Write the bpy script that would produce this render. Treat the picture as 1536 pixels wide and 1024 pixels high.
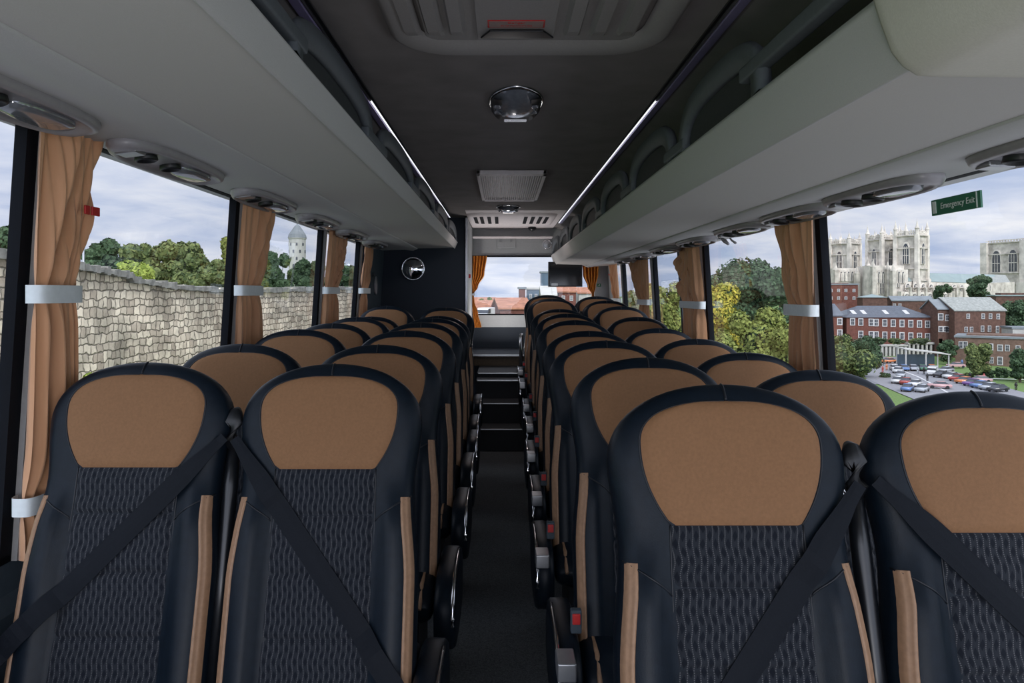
import bpy, bmesh, math, random
import numpy as np
from mathutils import Vector, Matrix
for o in list(bpy.data.objects): bpy.data.objects.remove(o)
S = bpy.context.scene
COL = S.collection
PI = math.pi
# ------------------------------------------------------------------ camera
CZ = 1.25; F = 1100.0; U = .00132; ZU = 1.452
def P(px, py, Z): return Vector(((px-753)*Z/F, Z, CZ+(441-py)*Z/F))      # point at distance Z metres seen there
def Q(x, h, z): return Vector((x*U, z*ZU, CZ+h*U))                       # coach units -> metres
cam_d = bpy.data.cameras.new('camera'); cam = bpy.data.objects.new('camera', cam_d); COL.objects.link(cam)
cam.location = (0, 0, CZ); cam.rotation_euler = (PI/2, 0, 0)
cam_d.sensor_width = 36; cam_d.lens = 36*F/1536
cam_d.shift_x = 15/1536; cam_d.shift_y = -71/1536
cam_d.clip_start = .02; cam_d.clip_end = 3000
S.camera = cam
S.view_settings.view_transform = 'Standard'; S.view_settings.look = 'None'
S.view_settings.gamma = 1; S.view_settings.use_curve_mapping = False
S.view_settings.exposure = 0.0
# ------------------------------------------------------------------ world: broken cloud, brighter ahead of the coach
W = bpy.data.worlds.new('world'); S.world = W; W.use_nodes = True
nt = W.node_tree; N = nt.nodes; LK = nt.links
for n in list(N): N.remove(n)
def nd(t, **k):
    n = N.new(t)
    for a, b in k.items(): setattr(n, a, b)
    return n
def mth(op, a, b=None, c=None):
    n = nd('ShaderNodeMath', operation=op)
    for i, v in enumerate((a, b, c)):
        if v is None: continue
        if isinstance(v, (int, float)): n.inputs[i].default_value = v
        else: LK.new(v, n.inputs[i])
    return n.outputs[0]
tc = nd('ShaderNodeTexCoord'); sp = nd('ShaderNodeSeparateXYZ'); LK.new(tc.outputs['Generated'], sp.inputs[0])
zc = mth('MAXIMUM', mth('ADD', sp.outputs[2], .16), .05)
cb = nd('ShaderNodeCombineXYZ')
LK.new(mth('DIVIDE', sp.outputs[0], zc), cb.inputs[0]); LK.new(mth('DIVIDE', sp.outputs[1], zc), cb.inputs[1])
n1 = nd('ShaderNodeTexNoise'); n1.inputs['Scale'].default_value = 1.35; n1.inputs['Detail'].default_value = 7; n1.inputs['Roughness'].default_value = .55
n1.inputs['Distortion'].default_value = .3
LK.new(cb.outputs[0], n1.inputs['Vector'])
cr = nd('ShaderNodeValToRGB'); e = cr.color_ramp.elements
e[0].position = .36; e[0].color = (.47, .56, .78, 1); e[1].position = .66; e[1].color = (.95, .95, 1.0, 1)
m_ = cr.color_ramp.elements.new(.5); m_.color = (.70, .75, .90, 1)
LK.new(n1.outputs[0], cr.inputs[0])
fr = mth('POWER', mth('MAXIMUM', mth('MULTIPLY', sp.outputs[1], -1), 0), 2)
SKY_FRONT, SKY_TOP = 2.6, 1.5
stg = mth('ADD', mth('ADD', 1.0, mth('MULTIPLY', fr, SKY_FRONT)), mth('MULTIPLY', mth('POWER', mth('MAXIMUM', sp.outputs[2], 0), 2), SKY_TOP))
bg = nd('ShaderNodeBackground'); LK.new(cr.outputs[0], bg.inputs[0]); LK.new(stg, bg.inputs[1])
wo = nd('ShaderNodeOutputWorld'); LK.new(bg.outputs[0], wo.inputs[0])
sd = bpy.data.lights.new('sun', 'SUN'); sd.energy = 2.2; sd.angle = .35; sd.color = (1, .96, .9)
so = bpy.data.objects.new('sun', sd); COL.objects.link(so); so.rotation_euler = (math.radians(48), 0, math.radians(16))
# ------------------------------------------------------------------ materials
def mat(name, col, rough=.6, metal=0, spec=.5, noise=0, nscale=60, bump=0, bscale=400, sheen=0, emit=None, es=0, coat=0):
    m = bpy.data.materials.new(name); m.use_nodes = True; t = m.node_tree; b = t.nodes['Principled BSDF']
    b.inputs['Base Color'].default_value = (*col, 1); b.inputs['Roughness'].default_value = rough
    b.inputs['Metallic'].default_value = metal; b.inputs['Specular IOR Level'].default_value = spec
    b.inputs['Sheen Weight'].default_value = sheen; b.inputs['Coat Weight'].default_value = coat
    if emit: b.inputs['Emission Color'].default_value = (*emit, 1); b.inputs['Emission Strength'].default_value = es
    c = t.nodes.new('ShaderNodeTexCoord')
    if noise:
        n = t.nodes.new('ShaderNodeTexNoise'); n.inputs['Scale'].default_value = nscale; n.inputs['Detail'].default_value = 4
        t.links.new(c.outputs['Object'], n.inputs['Vector'])
        r = t.nodes.new('ShaderNodeValToRGB')
        r.color_ramp.elements[0].position = .3; r.color_ramp.elements[0].color = (*[v*(1-noise) for v in col], 1)
        r.color_ramp.elements[1].position = .7; r.color_ramp.elements[1].color = (*[min(1, v*(1+noise)) for v in col], 1)
        t.links.new(n.outputs[0], r.inputs[0]); t.links.new(r.outputs[0], b.inputs['Base Color'])
    if bump:
        n = t.nodes.new('ShaderNodeTexNoise'); n.inputs['Scale'].default_value = bscale; n.inputs['Detail'].default_value = 2
        t.links.new(c.outputs['Object'], n.inputs['Vector'])
        bp = t.nodes.new('ShaderNodeBump'); bp.inputs['Strength'].default_value = bump; bp.inputs['Distance'].default_value = .001
        t.links.new(n.outputs[0], bp.inputs['Height']); t.links.new(bp.outputs[0], b.inputs['Normal'])
    return m
M = {}
M['leather'] = mat('leather', (.0052, .0095, .0155), .40, spec=.17, noise=.15, bump=.25, bscale=500)
M['tan'] = mat('tan', (.235, .122, .060), .7, spec=.15, noise=.07, nscale=180, bump=.35, bscale=900)
M['stripe'] = mat('stripe', (.30, .175, .10), .55, noise=.12, nscale=90)
M['seam'] = mat('seam', (.004, .006, .01), .5)
M['belt'] = mat('belt', (.0085, .0105, .0145), .6, spec=.1, noise=.1, nscale=300, bump=.4, bscale=1200)
M['black'] = mat('black', (.008, .009, .011), .45, noise=.1)
M['gloss_black'] = mat('gloss_black', (.006, .007, .009), .3, noise=.1)
M['rubber'] = mat('rubber', (.003, .004, .007), .8, spec=.2, noise=.1)
M['chrome'] = mat('chrome', (.75, .76, .78), .18, 1, noise=.03)
M['alu'] = mat('alu', (.42, .43, .45), .35, .8, noise=.05)
M['red'] = mat('red', (.5, .02, .02), .4, noise=.1)
M['red_glow'] = mat('red_glow', (.6, .04, .03), .4, noise=.1)
M['rack'] = mat('rack', (.56, .545, .53), .85, spec=.2, noise=.05, nscale=700, bump=.3, bscale=900)
M['rack_lip'] = mat('rack_lip', (.52, .52, .52), .7, spec=.3, noise=.05, nscale=500, bump=.2, bscale=900)
M['cap'] = mat('cap', (.66, .64, .58), .75, spec=.3, noise=.04, nscale=300, bump=.2)
M['pod'] = mat('pod', (.30, .285, .30), .3, spec=.5, noise=.04)
M['pod_lens'] = mat('pod_lens', (.30, .31, .34), .1, .5, noise=.05)
M['ceil'] = mat('ceil', (.23, .215, .21), .9, spec=.2, noise=.10, nscale=6, bump=.3, bscale=700)
M['cove'] = mat('cove', (.06, .065, .07), .8, spec=.2, noise=.08)
M['arch'] = mat('arch', (.11, .125, .14), .6, spec=.3, noise=.06)
M['arch_in'] = mat('arch_in', (.035, .04, .045), .7, noise=.1)
M['purple'] = mat('purple', (.36, .32, .55), .35, .3, noise=.05)
M['hatch'] = mat('hatch', (.30, .29, .28), .7, noise=.05, nscale=200, bump=.2)
M['rear_grey'] = mat('rear_grey', (.33, .35, .36), .8, noise=.04, bump=.2)
M['rear_pink'] = mat('rear_pink', (.82, .77, .78), .6, noise=.04)
M['navy_panel'] = mat('navy_panel', (.012, .020, .032), .75, noise=.12, nscale=300, bump=.2)
M['side_panel'] = mat('side_panel', (.04, .058, .075), .6, noise=.08)
M['pillar'] = mat('pillar', (.30, .29, .28), .7, noise=.05)
M['carpet'] = mat('carpet', (.085, .092, .098), .98, spec=.1, noise=.45, nscale=220, bump=1, bscale=500)
M['step'] = mat('step', (.012, .014, .018), .7, noise=.2)
M['brown'] = mat('brown', (.07, .05, .03), .6, noise=.2)
M['nosing'] = mat('nosing', (.45, .47, .5), .3, .9, noise=.08)
M['band'] = mat('band', (.72, .77, .78), .6, noise=.04, bump=.2)
M['green_sign'] = mat('green_sign', (.012, .15, .075), .35, noise=.05)
M['white_ink'] = mat('white_ink', (.75, .8, .76), .5, noise=.02)
M['paper'] = mat('paper', (.30, .22, .20), .6, noise=.05)
M['screen'] = mat('screen', (.004, .005, .007), .08, noise=.05)
M['led'] = mat('led', (.8, .8, .85), .4, noise=.01, emit=(.92, .94, 1), es=1.3)
M['lamp_on'] = mat('lamp_on', (.9, .88, .85), .4, noise=.01, emit=(1, .9, .85), es=3.5)
M['dome_glass'] = mat('dome_glass', (.30, .33, .38), .15, .5, noise=.1)
M['mirror'] = mat('mirror', (.7, .72, .75), .03, 1, noise=.01)
def cloth_mat(name, c1, c2, rough=.85, sheen=.3, sc=30):
    m = mat(name, c1, rough, sheen=sheen, spec=.2, bump=.4, bscale=1400); t = m.node_tree; b = t.nodes['Principled BSDF']
    c = t.nodes.new('ShaderNodeTexCoord'); mp = t.nodes.new('ShaderNodeMapping'); mp.inputs['Scale'].default_value = (1, 1, .06)
    n = t.nodes.new('ShaderNodeTexNoise'); n.inputs['Scale'].default_value = sc; n.inputs['Detail'].default_value = 3
    r = t.nodes.new('ShaderNodeValToRGB'); r.color_ramp.elements[0].position = .35; r.color_ramp.elements[0].color = (*c1, 1)
    r.color_ramp.elements[1].position = .65; r.color_ramp.elements[1].color = (*c2, 1)
    t.links.new(c.outputs['Object'], mp.inputs[0]); t.links.new(mp.outputs[0], n.inputs['Vector'])
    t.links.new(n.outputs[0], r.inputs[0]); t.links.new(r.outputs[0], b.inputs['Base Color'])
    return m
M['curtain'] = cloth_mat('curtain', (.60, .315, .165), (.66, .36, .20))
M['satin'] = cloth_mat('satin', (.42, .12, .015), (.85, .36, .07), .35, 0, 60)
def fabric_mat():
    m = mat('woven_fabric', (.03, .03, .04), .85, spec=.15, sheen=.1); t = m.node_tree; b = t.nodes['Principled BSDF']; L = t.links.new
    c = t.nodes.new('ShaderNodeTexCoord'); s = t.nodes.new('ShaderNodeSeparateXYZ'); L(c.outputs['UV'], s.inputs[0])
    nz = t.nodes.new('ShaderNodeTexNoise'); nz.inputs['Scale'].default_value = 25; L(c.outputs['UV'], nz.inputs['Vector'])
    def ma(op, a, bb=None, cc=None):
        n = t.nodes.new('ShaderNodeMath'); n.operation = op
        for i, v in enumerate((a, bb, cc)):
            if v is None: continue
            if isinstance(v, (int, float)): n.inputs[i].default_value = v
            else: L(v, n.inputs[i])
        return n.outputs[0]
    x = s.outputs[0]; y = s.outputs[1]
    wob = ma('MULTIPLY', ma('SUBTRACT', nz.outputs[0], .5), .006)
    cxx = ma('DIVIDE', ma('ADD', x, ma('ADD', wob, ma('MULTIPLY', ma('SINE', ma('MULTIPLY', y, 2*PI/.056)), .0016))), .0118)
    col = ma('FLOOR', cxx); fx = ma('SUBTRACT', cxx, col)
    par = ma('MULTIPLY', ma('MODULO', ma('ABSOLUTE', col), 2), .5)
    fy = ma('FRACT', ma('ADD', ma('DIVIDE', y, .028), par))
    dd = ma('ABSOLUTE', ma('SUBTRACT', fx, .5))
    line = ma('GREATER_THAN', dd, .42)
    dash = ma('GREATER_THAN', ma('FRACT', ma('MULTIPLY', y, 290)), .45)
    lens = ma('LESS_THAN', ma('ADD', ma('MULTIPLY', dd, .95), ma('ABSOLUTE', ma('SUBTRACT', fy, .5))), .37)
    mix1 = t.nodes.new('ShaderNodeMix'); mix1.data_type = 'RGBA'; L(lens, mix1.inputs[0])
    mix1.inputs[6].default_value = (.017, .020, .026, 1); mix1.inputs[7].default_value = (.006, .008, .013, 1)
    mix2 = t.nodes.new('ShaderNodeMix'); mix2.data_type = 'RGBA'; L(ma('MULTIPLY', line, dash), mix2.inputs[0])
    L(mix1.outputs[2], mix2.inputs[6]); mix2.inputs[7].default_value = (.10, .10, .105, 1)
    L(mix2.outputs[2], b.inputs['Base Color'])
    bp = t.nodes.new('ShaderNodeBump'); bp.inputs['Strength'].default_value = .5; bp.inputs['Distance'].default_value = .001
    L(ma('SUBTRACT', line, lens), bp.inputs['Height']); L(bp.outputs[0], b.inputs['Normal'])
    return m
M['fabric'] = fabric_mat()
def glass_mat():
    m = bpy.data.materials.new('window_glass'); m.use_nodes = True; t = m.node_tree
    for n in list(t.nodes): t.nodes.remove(n)
    o = t.nodes.new('ShaderNodeOutputMaterial'); tr = t.nodes.new('ShaderNodeBsdfTransparent'); gl = t.nodes.new('ShaderNodeBsdfGlossy')
    tr.inputs[0].default_value = (.93, .95, .96, 1); gl.inputs[0].default_value = (1, 1, 1, 1); gl.inputs['Roughness'].default_value = .01
    g_ = t.nodes.new('ShaderNodeNewGeometry'); vd = t.nodes.new('ShaderNodeVectorMath'); vd.operation = 'DOT_PRODUCT'
    t.links.new(g_.outputs['Incoming'], vd.inputs[0]); t.links.new(g_.outputs['Normal'], vd.inputs[1]); prev = vd.outputs['Value']
    for op, v in (('ABSOLUTE', None), ('SUBTRACT', 'r'), ('POWER', 5.0), ('MULTIPLY_ADD', .90)):
        q = t.nodes.new('ShaderNodeMath'); q.operation = op
        if v == 'r': q.inputs[0].default_value = 1; t.links.new(prev, q.inputs[1])
        else:
            t.links.new(prev, q.inputs[0])
            if v is not None: q.inputs[1].default_value = v
            if op == 'MULTIPLY_ADD': q.inputs[2].default_value = .032
        prev = q.outputs[0]
    f = t.nodes.new('ShaderNodeClamp'); t.links.new(prev, f.inputs[0]); x = t.nodes.new('ShaderNodeMixShader')
    t.links.new(f.outputs[0], x.inputs[0]); t.links.new(tr.outputs[0], x.inputs[1]); t.links.new(gl.outputs[0], x.inputs[2]); t.links.new(x.outputs[0], o.inputs[0])
    return m
M['glass'] = glass_mat()
def stone_wall_mat():
    m = mat('rubble_stone', (.4, .37, .32), .9, spec=.1); t = m.node_tree; b = t.nodes['Principled BSDF']; L = t.links.new
    uv = t.nodes.new('ShaderNodeTexCoord'); nz = t.nodes.new('ShaderNodeTexNoise'); nz.inputs['Scale'].default_value = 4.0; nz.inputs['Detail'].default_value = 2
    L(uv.outputs['UV'], nz.inputs['Vector'])
    ad = t.nodes.new('ShaderNodeMix'); ad.data_type = 'RGBA'; ad.blend_type = 'LINEAR_LIGHT'; ad.inputs[0].default_value = .095
    L(uv.outputs['UV'], ad.inputs[6]); L(nz.outputs['Color'], ad.inputs[7])
    br = t.nodes.new('ShaderNodeTexBrick'); br.inputs['Scale'].default_value = 1
    br.inputs['Brick Width'].default_value = .23; br.inputs['Row Height'].default_value = .165; br.inputs['Mortar Size'].default_value = .022
    br.inputs['Mortar Smooth'].default_value = 1; br.offset = .4; br.squash = .75; br.squash_frequency = 3
    br.inputs['Color1'].default_value = (.95, .85, .69, 1); br.inputs['Color2'].default_value = (.50, .43, .35, 1); br.inputs['Mortar'].default_value = (.24, .215, .18, 1)
    L(ad.outputs[2], br.inputs['Vector'])
    n2 = t.nodes.new('ShaderNodeTexNoise'); n2.inputs['Scale'].default_value = .8; n2.inputs['Detail'].default_value = 8; n2.inputs['Roughness'].default_value = .7
    L(uv.outputs['UV'], n2.inputs['Vector'])
    r = t.nodes.new('ShaderNodeValToRGB'); r.color_ramp.elements[0].position = .35; r.color_ramp.elements[0].color = (.45, .45, .42, 1)
    r.color_ramp.elements[1].position = .6; r.color_ramp.elements[1].color = (1.1, 1.06, 1.0, 1); L(n2.outputs[0], r.inputs[0])
    mu = t.nodes.new('ShaderNodeMix'); mu.data_type = 'RGBA'; mu.blend_type = 'MULTIPLY'; mu.inputs[0].default_value = 1
    L(br.outputs[0], mu.inputs[6]); L(r.outputs[0], mu.inputs[7]); L(mu.outputs[2], b.inputs['Base Color'])
    bp = t.nodes.new('ShaderNodeBump'); bp.inputs['Strength'].default_value = .8; bp.inputs['Distance'].default_value = .03
    L(br.outputs[1], bp.inputs['Height']); bp.invert = True; L(bp.outputs[0], b.inputs['Normal'])
    return m
M['rubble'] = stone_wall_mat()
M['coping'] = mat('coping', (.22, .215, .19), .95, noise=.4, nscale=6)
def leaf_mat(name, c1, c2):
    m = mat(name, c1, .7, spec=.2); t = m.node_tree; b = t.nodes['Principled BSDF']
    g = t.nodes.new('ShaderNodeNewGeometry'); r = t.nodes.new('ShaderNodeValToRGB')
    r.color_ramp.elements[0].color = (*c1, 1); r.color_ramp.elements[1].color = (*c2, 1)
    t.links.new(g.outputs['Random Per Island'], r.inputs[0]); t.links.new(r.outputs[0], b.inputs['Base Color'])
    return m
M['leaf_dark'] = leaf_mat('leaf_dark', (.030, .055, .028), (.075, .125, .06))
M['leaf_mid'] = leaf_mat('leaf_mid', (.05, .08, .03), (.17, .20, .07))
M['leaf_olive'] = leaf_mat('leaf_olive', (.10, .13, .03), (.25, .28, .07))
M['leaf_yellow'] = leaf_mat('leaf_yellow', (.13, .17, .03), (.52, .42, .06))
M['leaf_lime'] = leaf_mat('leaf_lime', (.16, .22, .04), (.36, .42, .09))
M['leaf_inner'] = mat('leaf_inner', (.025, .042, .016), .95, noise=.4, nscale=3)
M['bark'] = mat('bark', (.08, .06, .045), .9, noise=.3, nscale=8)
M['grass'] = mat('grass', (.10, .17, .04), .95, noise=.35, nscale=3)
M['tarmac'] = mat('tarmac', (.21, .21, .225), .9, noise=.1, nscale=2)
M['pavement'] = mat('pavement', (.42, .41, .40), .9, noise=.1, nscale=2)
M['road_line'] = mat('road_line', (.5, .5, .5), .8, noise=.1)
M['minster'] = mat('minster', (.46, .42, .365), .9, noise=.35, nscale=.30)
M['minster_pale'] = mat('minster_pale', (.58, .53, .465), .9, noise=.3, nscale=.25)
M['copper'] = mat('copper', (.22, .275, .27), .7, noise=.08, nscale=.15)
M['pane_dark'] = mat('pane_dark', (.04, .045, .055), .3, noise=.3, nscale=1)
M['white_frame'] = mat('white_frame', (.48, .47, .46), .6, noise=.05)
M['slate'] = mat('slate', (.09, .10, .12), .8, noise=.15, nscale=1.5)
M['stone_slate'] = mat('stone_slate', (.26, .27, .25), .85, noise=.25, nscale=1.5)
M['lead'] = mat('lead', (.17, .19, .20), .6, noise=.15, nscale=.5)
M['roof_red'] = mat('roof_red', (.33, .145, .085), .85, noise=.3, nscale=1)
M['white_plaster'] = mat('white_plaster', (.40, .39, .36), .8, noise=.08, nscale=1)
M['glass_blue'] = mat('glass_blue', (.06, .10, .14), .3, noise=.2, nscale=.5)
def brick_mat(name, c1, c2):
    m = mat(name, c1, .9, spec=.15); t = m.node_tree; b = t.nodes['Principled BSDF']
    c = t.nodes.new('ShaderNodeTexCoord'); n = t.nodes.new('ShaderNodeTexNoise'); n.inputs['Scale'].default_value = 1.1; n.inputs['Detail'].default_value = 9; n.inputs['Roughness'].default_value = .75
    t.links.new(c.outputs['Object'], n.inputs['Vector']); r = t.nodes.new('ShaderNodeValToRGB')
    r.color_ramp.elements[0].position = .35; r.color_ramp.elements[0].color = (*c1, 1); r.color_ramp.elements[1].position = .65; r.color_ramp.elements[1].color = (*c2, 1)
    t.links.new(n.outputs[0], r.inputs[0]); t.links.new(r.outputs[0], b.inputs['Base Color'])
    return m
M['brick_red'] = brick_mat('brick_red', (.10, .042, .032), (.17, .07, .055))
M['brick_brown'] = brick_mat('brick_brown', (.075, .045, .036), (.15, .085, .066))
M['brick_tan'] = brick_mat('brick_tan', (.12, .078, .06), (.20, .13, .10))
# ------------------------------------------------------------------ helpers
class MB:
    def __init__(s): s.v = []; s.f = []; s.uv = {}; s.mi = []
    def add(s, vs, fs, mi=0):
        o = len(s.v); s.v += [tuple(v) for v in vs]; s.f += [tuple(i+o for i in f) for f in fs]; s.mi += [mi]*len(fs); return s
    def box(s, a, b, mi=0, M4=None):
        x0, y0, z0 = a; x1, y1, z1 = b
        vs = [Vector(p) for p in ((x0,y0,z0),(x1,y0,z0),(x1,y1,z0),(x0,y1,z0),(x0,y0,z1),(x1,y0,z1),(x1,y1,z1),(x0,y1,z1))]
        if M4 is not None: vs = [M4 @ v for v in vs]
        return s.add(vs, [(0,3,2,1),(4,5,6,7),(0,1,5,4),(1,2,6,5),(2,3,7,6),(3,0,4,7)], mi)
    def grid(s, pts, closeu=False, closev=False, mi=0):
        R = len(pts); Cn = len(pts[0]); fs = []
        for i in range(R if closev else R-1):
            for j in range(Cn if closeu else Cn-1):
                a = i*Cn+j; b = i*Cn+(j+1) % Cn; c = ((i+1) % R)*Cn+(j+1) % Cn; d = ((i+1) % R)*Cn+j
                fs.append((a, b, c, d))
        return s.add([p for r in pts for p in r], fs, mi)
    def tube(s, path, r, n=8, mi=0, cap=True, flat=1.0):
        path = [Vector(p) for p in path]; pts = []
        for i, p in enumerate(path):
            d = (path[min(i+1, len(path)-1)]-path[max(i-1, 0)]).normalized()
            a = d.cross(Vector((0, 0, 1)))
            if a.length < .05: a = d.cross(Vector((0, 1, 0)))
            a.normalize(); b = d.cross(a).normalized(); rr = r[i] if isinstance(r, (list, tuple)) else r
            pts.append([p+a*math.cos(2*PI*k/n)*rr*flat+b*math.sin(2*PI*k/n)*rr for k in range(n)])
        o = len(s.v); s.grid(pts, closeu=True, mi=mi)
        if cap:
            s.f.append(tuple(o+k for k in range(n))[::-1]); s.f.append(tuple(o+(len(path)-1)*n+k for k in range(n))); s.mi += [mi, mi]
        return s
    def lathe(s, prof, n=24, M4=None, mi=0):
        pts = [[Vector((r*math.cos(2*PI*k/n), r*math.sin(2*PI*k/n), z)) for k in range(n)] for r, z in prof]
        if M4 is not None: pts = [[M4 @ p for p in row] for row in pts]
        return s.grid(pts, closeu=True, mi=mi)
    def prism(s, poly, d, mi=0):     # poly: list of Vectors in a plane, extruded by vector d
        n = len(poly); d = Vector(d); vs = [Vector(p) for p in poly]+[Vector(p)+d for p in poly]
        fs = [tuple(range(n))[::-1], tuple(range(n, 2*n))]+[(i, (i+1) % n, n+(i+1) % n, n+i) for i in range(n)]
        return s.add(vs, fs, mi)
    def build(s, name, m, parent=None, smooth=False, bevel=0, sub=0, loc=None, seg=2):
        me = bpy.data.meshes.new(name); me.from_pydata(s.v, [], s.f)
        for q in (m if isinstance(m, (list, tuple)) else [m]): me.materials.append(q)
        if any(s.mi): me.polygons.foreach_set('material_index', s.mi)
        me.validate(); b = bmesh.new(); b.from_mesh(me); bmesh.ops.recalc_face_normals(b, faces=b.faces); b.to_mesh(me); b.free()
        if smooth: me.polygons.foreach_set('use_smooth', [True]*len(me.polygons))
        o = bpy.data.objects.new(name, me); COL.objects.link(o)
        if parent is not None: o.parent = parent
        if loc is not None: o.location = loc
        if bevel:
            q = o.modifiers.new('b', 'BEVEL'); q.width = bevel; q.segments = seg; q.limit_method = 'ANGLE'; q.angle_limit = .6
            if not smooth: me.polygons.foreach_set('use_smooth', [True]*len(me.polygons)); w = o.modifiers.new('w', 'WEIGHTED_NORMAL')
        if sub: q = o.modifiers.new('s', 'SUBSURF'); q.levels = sub; q.render_levels = sub
        return o
def tag(o, label, cat, group=None, kind=None):
    o['label'] = label; o['category'] = cat
    if group: o['group'] = group
    if kind: o['kind'] = kind
    return o
def empty(name, loc, label, cat, group=None, rz=0):
    o = bpy.data.objects.new(name, None); COL.objects.link(o); o.empty_display_size = .1
    o.location = loc; o.rotation_euler.z = rz; return tag(o, label, cat, group)
def struct(o): o['kind'] = 'structure'; return o
def place(o, loc): # make the mesh's own points relative to loc
    loc = Vector(loc); o.data.transform(Matrix.Translation(-loc)); o.location = loc; return o
def tree_copy(root, label):
    r = root.copy(); COL.objects.link(r); r['label'] = label
    for ch in list(root.children):
        c = ch.copy(); COL.objects.link(c); c.parent = r
        for g in list(ch.children): d = g.copy(); COL.objects.link(d); d.parent = c
    return r
def text_mesh(name, body, size, m, parent, M4, ext=.0004):
    cu = bpy.data.curves.new('t', 'FONT'); cu.body = body; cu.size = size; cu.extrude = ext; cu.align_x = 'CENTER'; cu.align_y = 'CENTER'
    t = bpy.data.objects.new('t', cu); COL.objects.link(t)
    bpy.context.view_layer.update()
    me = bpy.data.meshes.new_from_object(t.evaluated_get(bpy.context.evaluated_depsgraph_get()))
    bpy.data.objects.remove(t); me.materials.clear(); me.materials.append(m); me.transform(M4)
    o = bpy.data.objects.new(name, me); COL.objects.link(o); o.parent = parent; return o
def lerp(a, b, t): return a+(b-a)*t
def sm(a, b, x):
    t = min(1, max(0, (x-a)/(b-a))); return t*t*(3-2*t)
def wl(h): return -(885-.065*h)          # left side lining (tumblehome)
def wr(h): return 925-.06*h

# ================================================================== COACH SHELL
FL = -949                                 # floor height in units
floor = MB().box(Q(-920, FL-30, -.9), Q(960, FL, 5.9)).build('floor', M['carpet']); struct(floor)
# side podiums under the last rows
for x0, x1, z0, hh in ((150, 955, 3.95, FL+120), (-905, -175, 3.85, FL+95)):
    struct(MB().box(Q(x0, FL, z0), Q(x1, hh, 5.7 if x0 > 0 else 4.84)).build('trim_1' if x0 > 0 else 'trim_2', M['step'], bevel=.005))
# ceiling: flat centre and sloping coves
cz = 568
mb = MB(); prof = [(-905, 415), (-880, 440), (-640, 520), (-420, 566), (-392, cz), (459, cz), (487, 566), (700, 505), (940, 380), (960, 355)]
pt = [[Q(x, h, z) for x, h in prof] for z in (-.9, 5.75)]
mb.grid(pt); mb.grid([[Q(x*1.01, h+25, z) for x, h in prof] for z in (-.9, 5.75)])
ceil = mb.build('ceiling', M['ceil']); struct(ceil)
# lower side walls
SL, SR = -500, -560
mb = MB(); mb.grid([[Q(wl(SL)-6, SL, z), Q(wl(SL)-6, SL-60, z), Q(wl(SL)+10, SL-90, z), Q(-905, FL, z), Q(-960, FL, z), Q(-975, SL, z)] for z in (-.9, 5.75)], closeu=True)
struct(mb.build('wall_left', M['side_panel']))
mb = MB(); mb.grid([[Q(wr(SR)-2, SR, z), Q(wr(SR)-2, SR-60, z), Q(945, FL, z), Q(1000, FL, z), Q(1010, SR, z)] for z in (-.9, 5.75)], closeu=True)
struct(mb.build('wall_right', M['side_panel']))
# header strips above glass
mb = MB(); mb.grid([[Q(wl(322)-2, 318, z), Q(-925, 318, z), Q(-925, 450, z), Q(-880, 450, z), Q(wl(330)-2, 345, z)] for z in (-.9, 5.75)], closeu=True)
struct(mb.build('trim_3', M['rack_lip']))
mb = MB(); mb.grid([[Q(wr(240)+2, 238, z), Q(975, 238, z), Q(975, 400, z), Q(935, 400, z), Q(wr(240)+2, 265, z)] for z in (-.9, 5.75)], closeu=True)
struct(mb.build('trim_4', M['rack_lip']))
# windows and pillars
wn = 0
def side_windows(side, posts, hb, ht, last):
    global wn
    wf = wl if side < 0 else wr
    edges = [-.9]+posts+[last]
    for i in range(len(edges)-1):
        z0, z1 = edges[i], edges[i+1]; wn += 1
        fr = MB()
        def xx(h, o=0): return wf(h)+side*o
        def bar(za, zb, ha, hb_):
            fr.add([Q(xx(ha, 3), ha, za), Q(xx(ha, 3), ha, zb), Q(xx(ha, 26), ha, zb), Q(xx(ha, 26), ha, za), Q(xx(hb_, 3), hb_, za), Q(xx(hb_, 3), hb_, zb), Q(xx(hb_, 26), hb_, zb), Q(xx(hb_, 26), hb_, za)],
                   [(0,1,2,3),(4,5,6,7),(0,1,5,4),(1,2,6,5),(2,3,7,6),(3,0,4,7)])
        bar(z0, z0+.012, hb, ht); bar(z1-.03, z1, hb, ht); bar(z0, z1, hb, hb+14); bar(z0, z1, ht-5, ht+5)
        o = struct(fr.build('window_%d' % wn, M['rubber']))
        pn = MB().grid([[Q(xx(hb, 14), hb, z0), Q(xx(hb, 14), hb, z1)], [Q(xx(ht, 14), ht, z0), Q(xx(ht, 14), ht, z1)]]).build('pane', M['glass'], o)
        if i < len(edges)-2 or last < 5:    # grey pillar cover behind the seal, on the far side of it
            pb = MB(); za, zb = z1, z1+.022
            pb.add([Q(xx(h, o_), h, z) for h in (hb, ht) for z in (za, zb) for o_ in (-8, 26)], [(0,1,3,2),(4,5,7,6),(0,1,5,4),(2,3,7,6),(0,2,6,4),(1,3,7,5)])
            struct(pb.build('trim_%d' % (20+wn), M['pillar']))
side_windows(-1, [1.25, 2.21, 3.25, 4.09], SL, 320, 4.30)
side_windows(1, [1.953, 3.05, 4.06, 5.08], SR, 242, 5.55)
# dark lining at the left rear and right rear corner panel
struct(MB().grid([[Q(wl(h)+2, h, z) for h in (SL, 0, 330)] for z in (4.30, 4.9)]).grid([[Q(wl(h)-25, h, z) for h in (SL, 0, 330)] for z in (4.30, 4.9)]).build('trim_5', M['side_panel']))
struct(MB().grid([[Q(wr(h)-2, h, z) for h in (SR, 0, 250)] for z in (5.5, 5.75)]).grid([[Q(wr(h)+25, h, z) for h in (SR, 0, 250)] for z in (5.5, 5.75)]).build('trim_6', M['rear_grey']))
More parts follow.
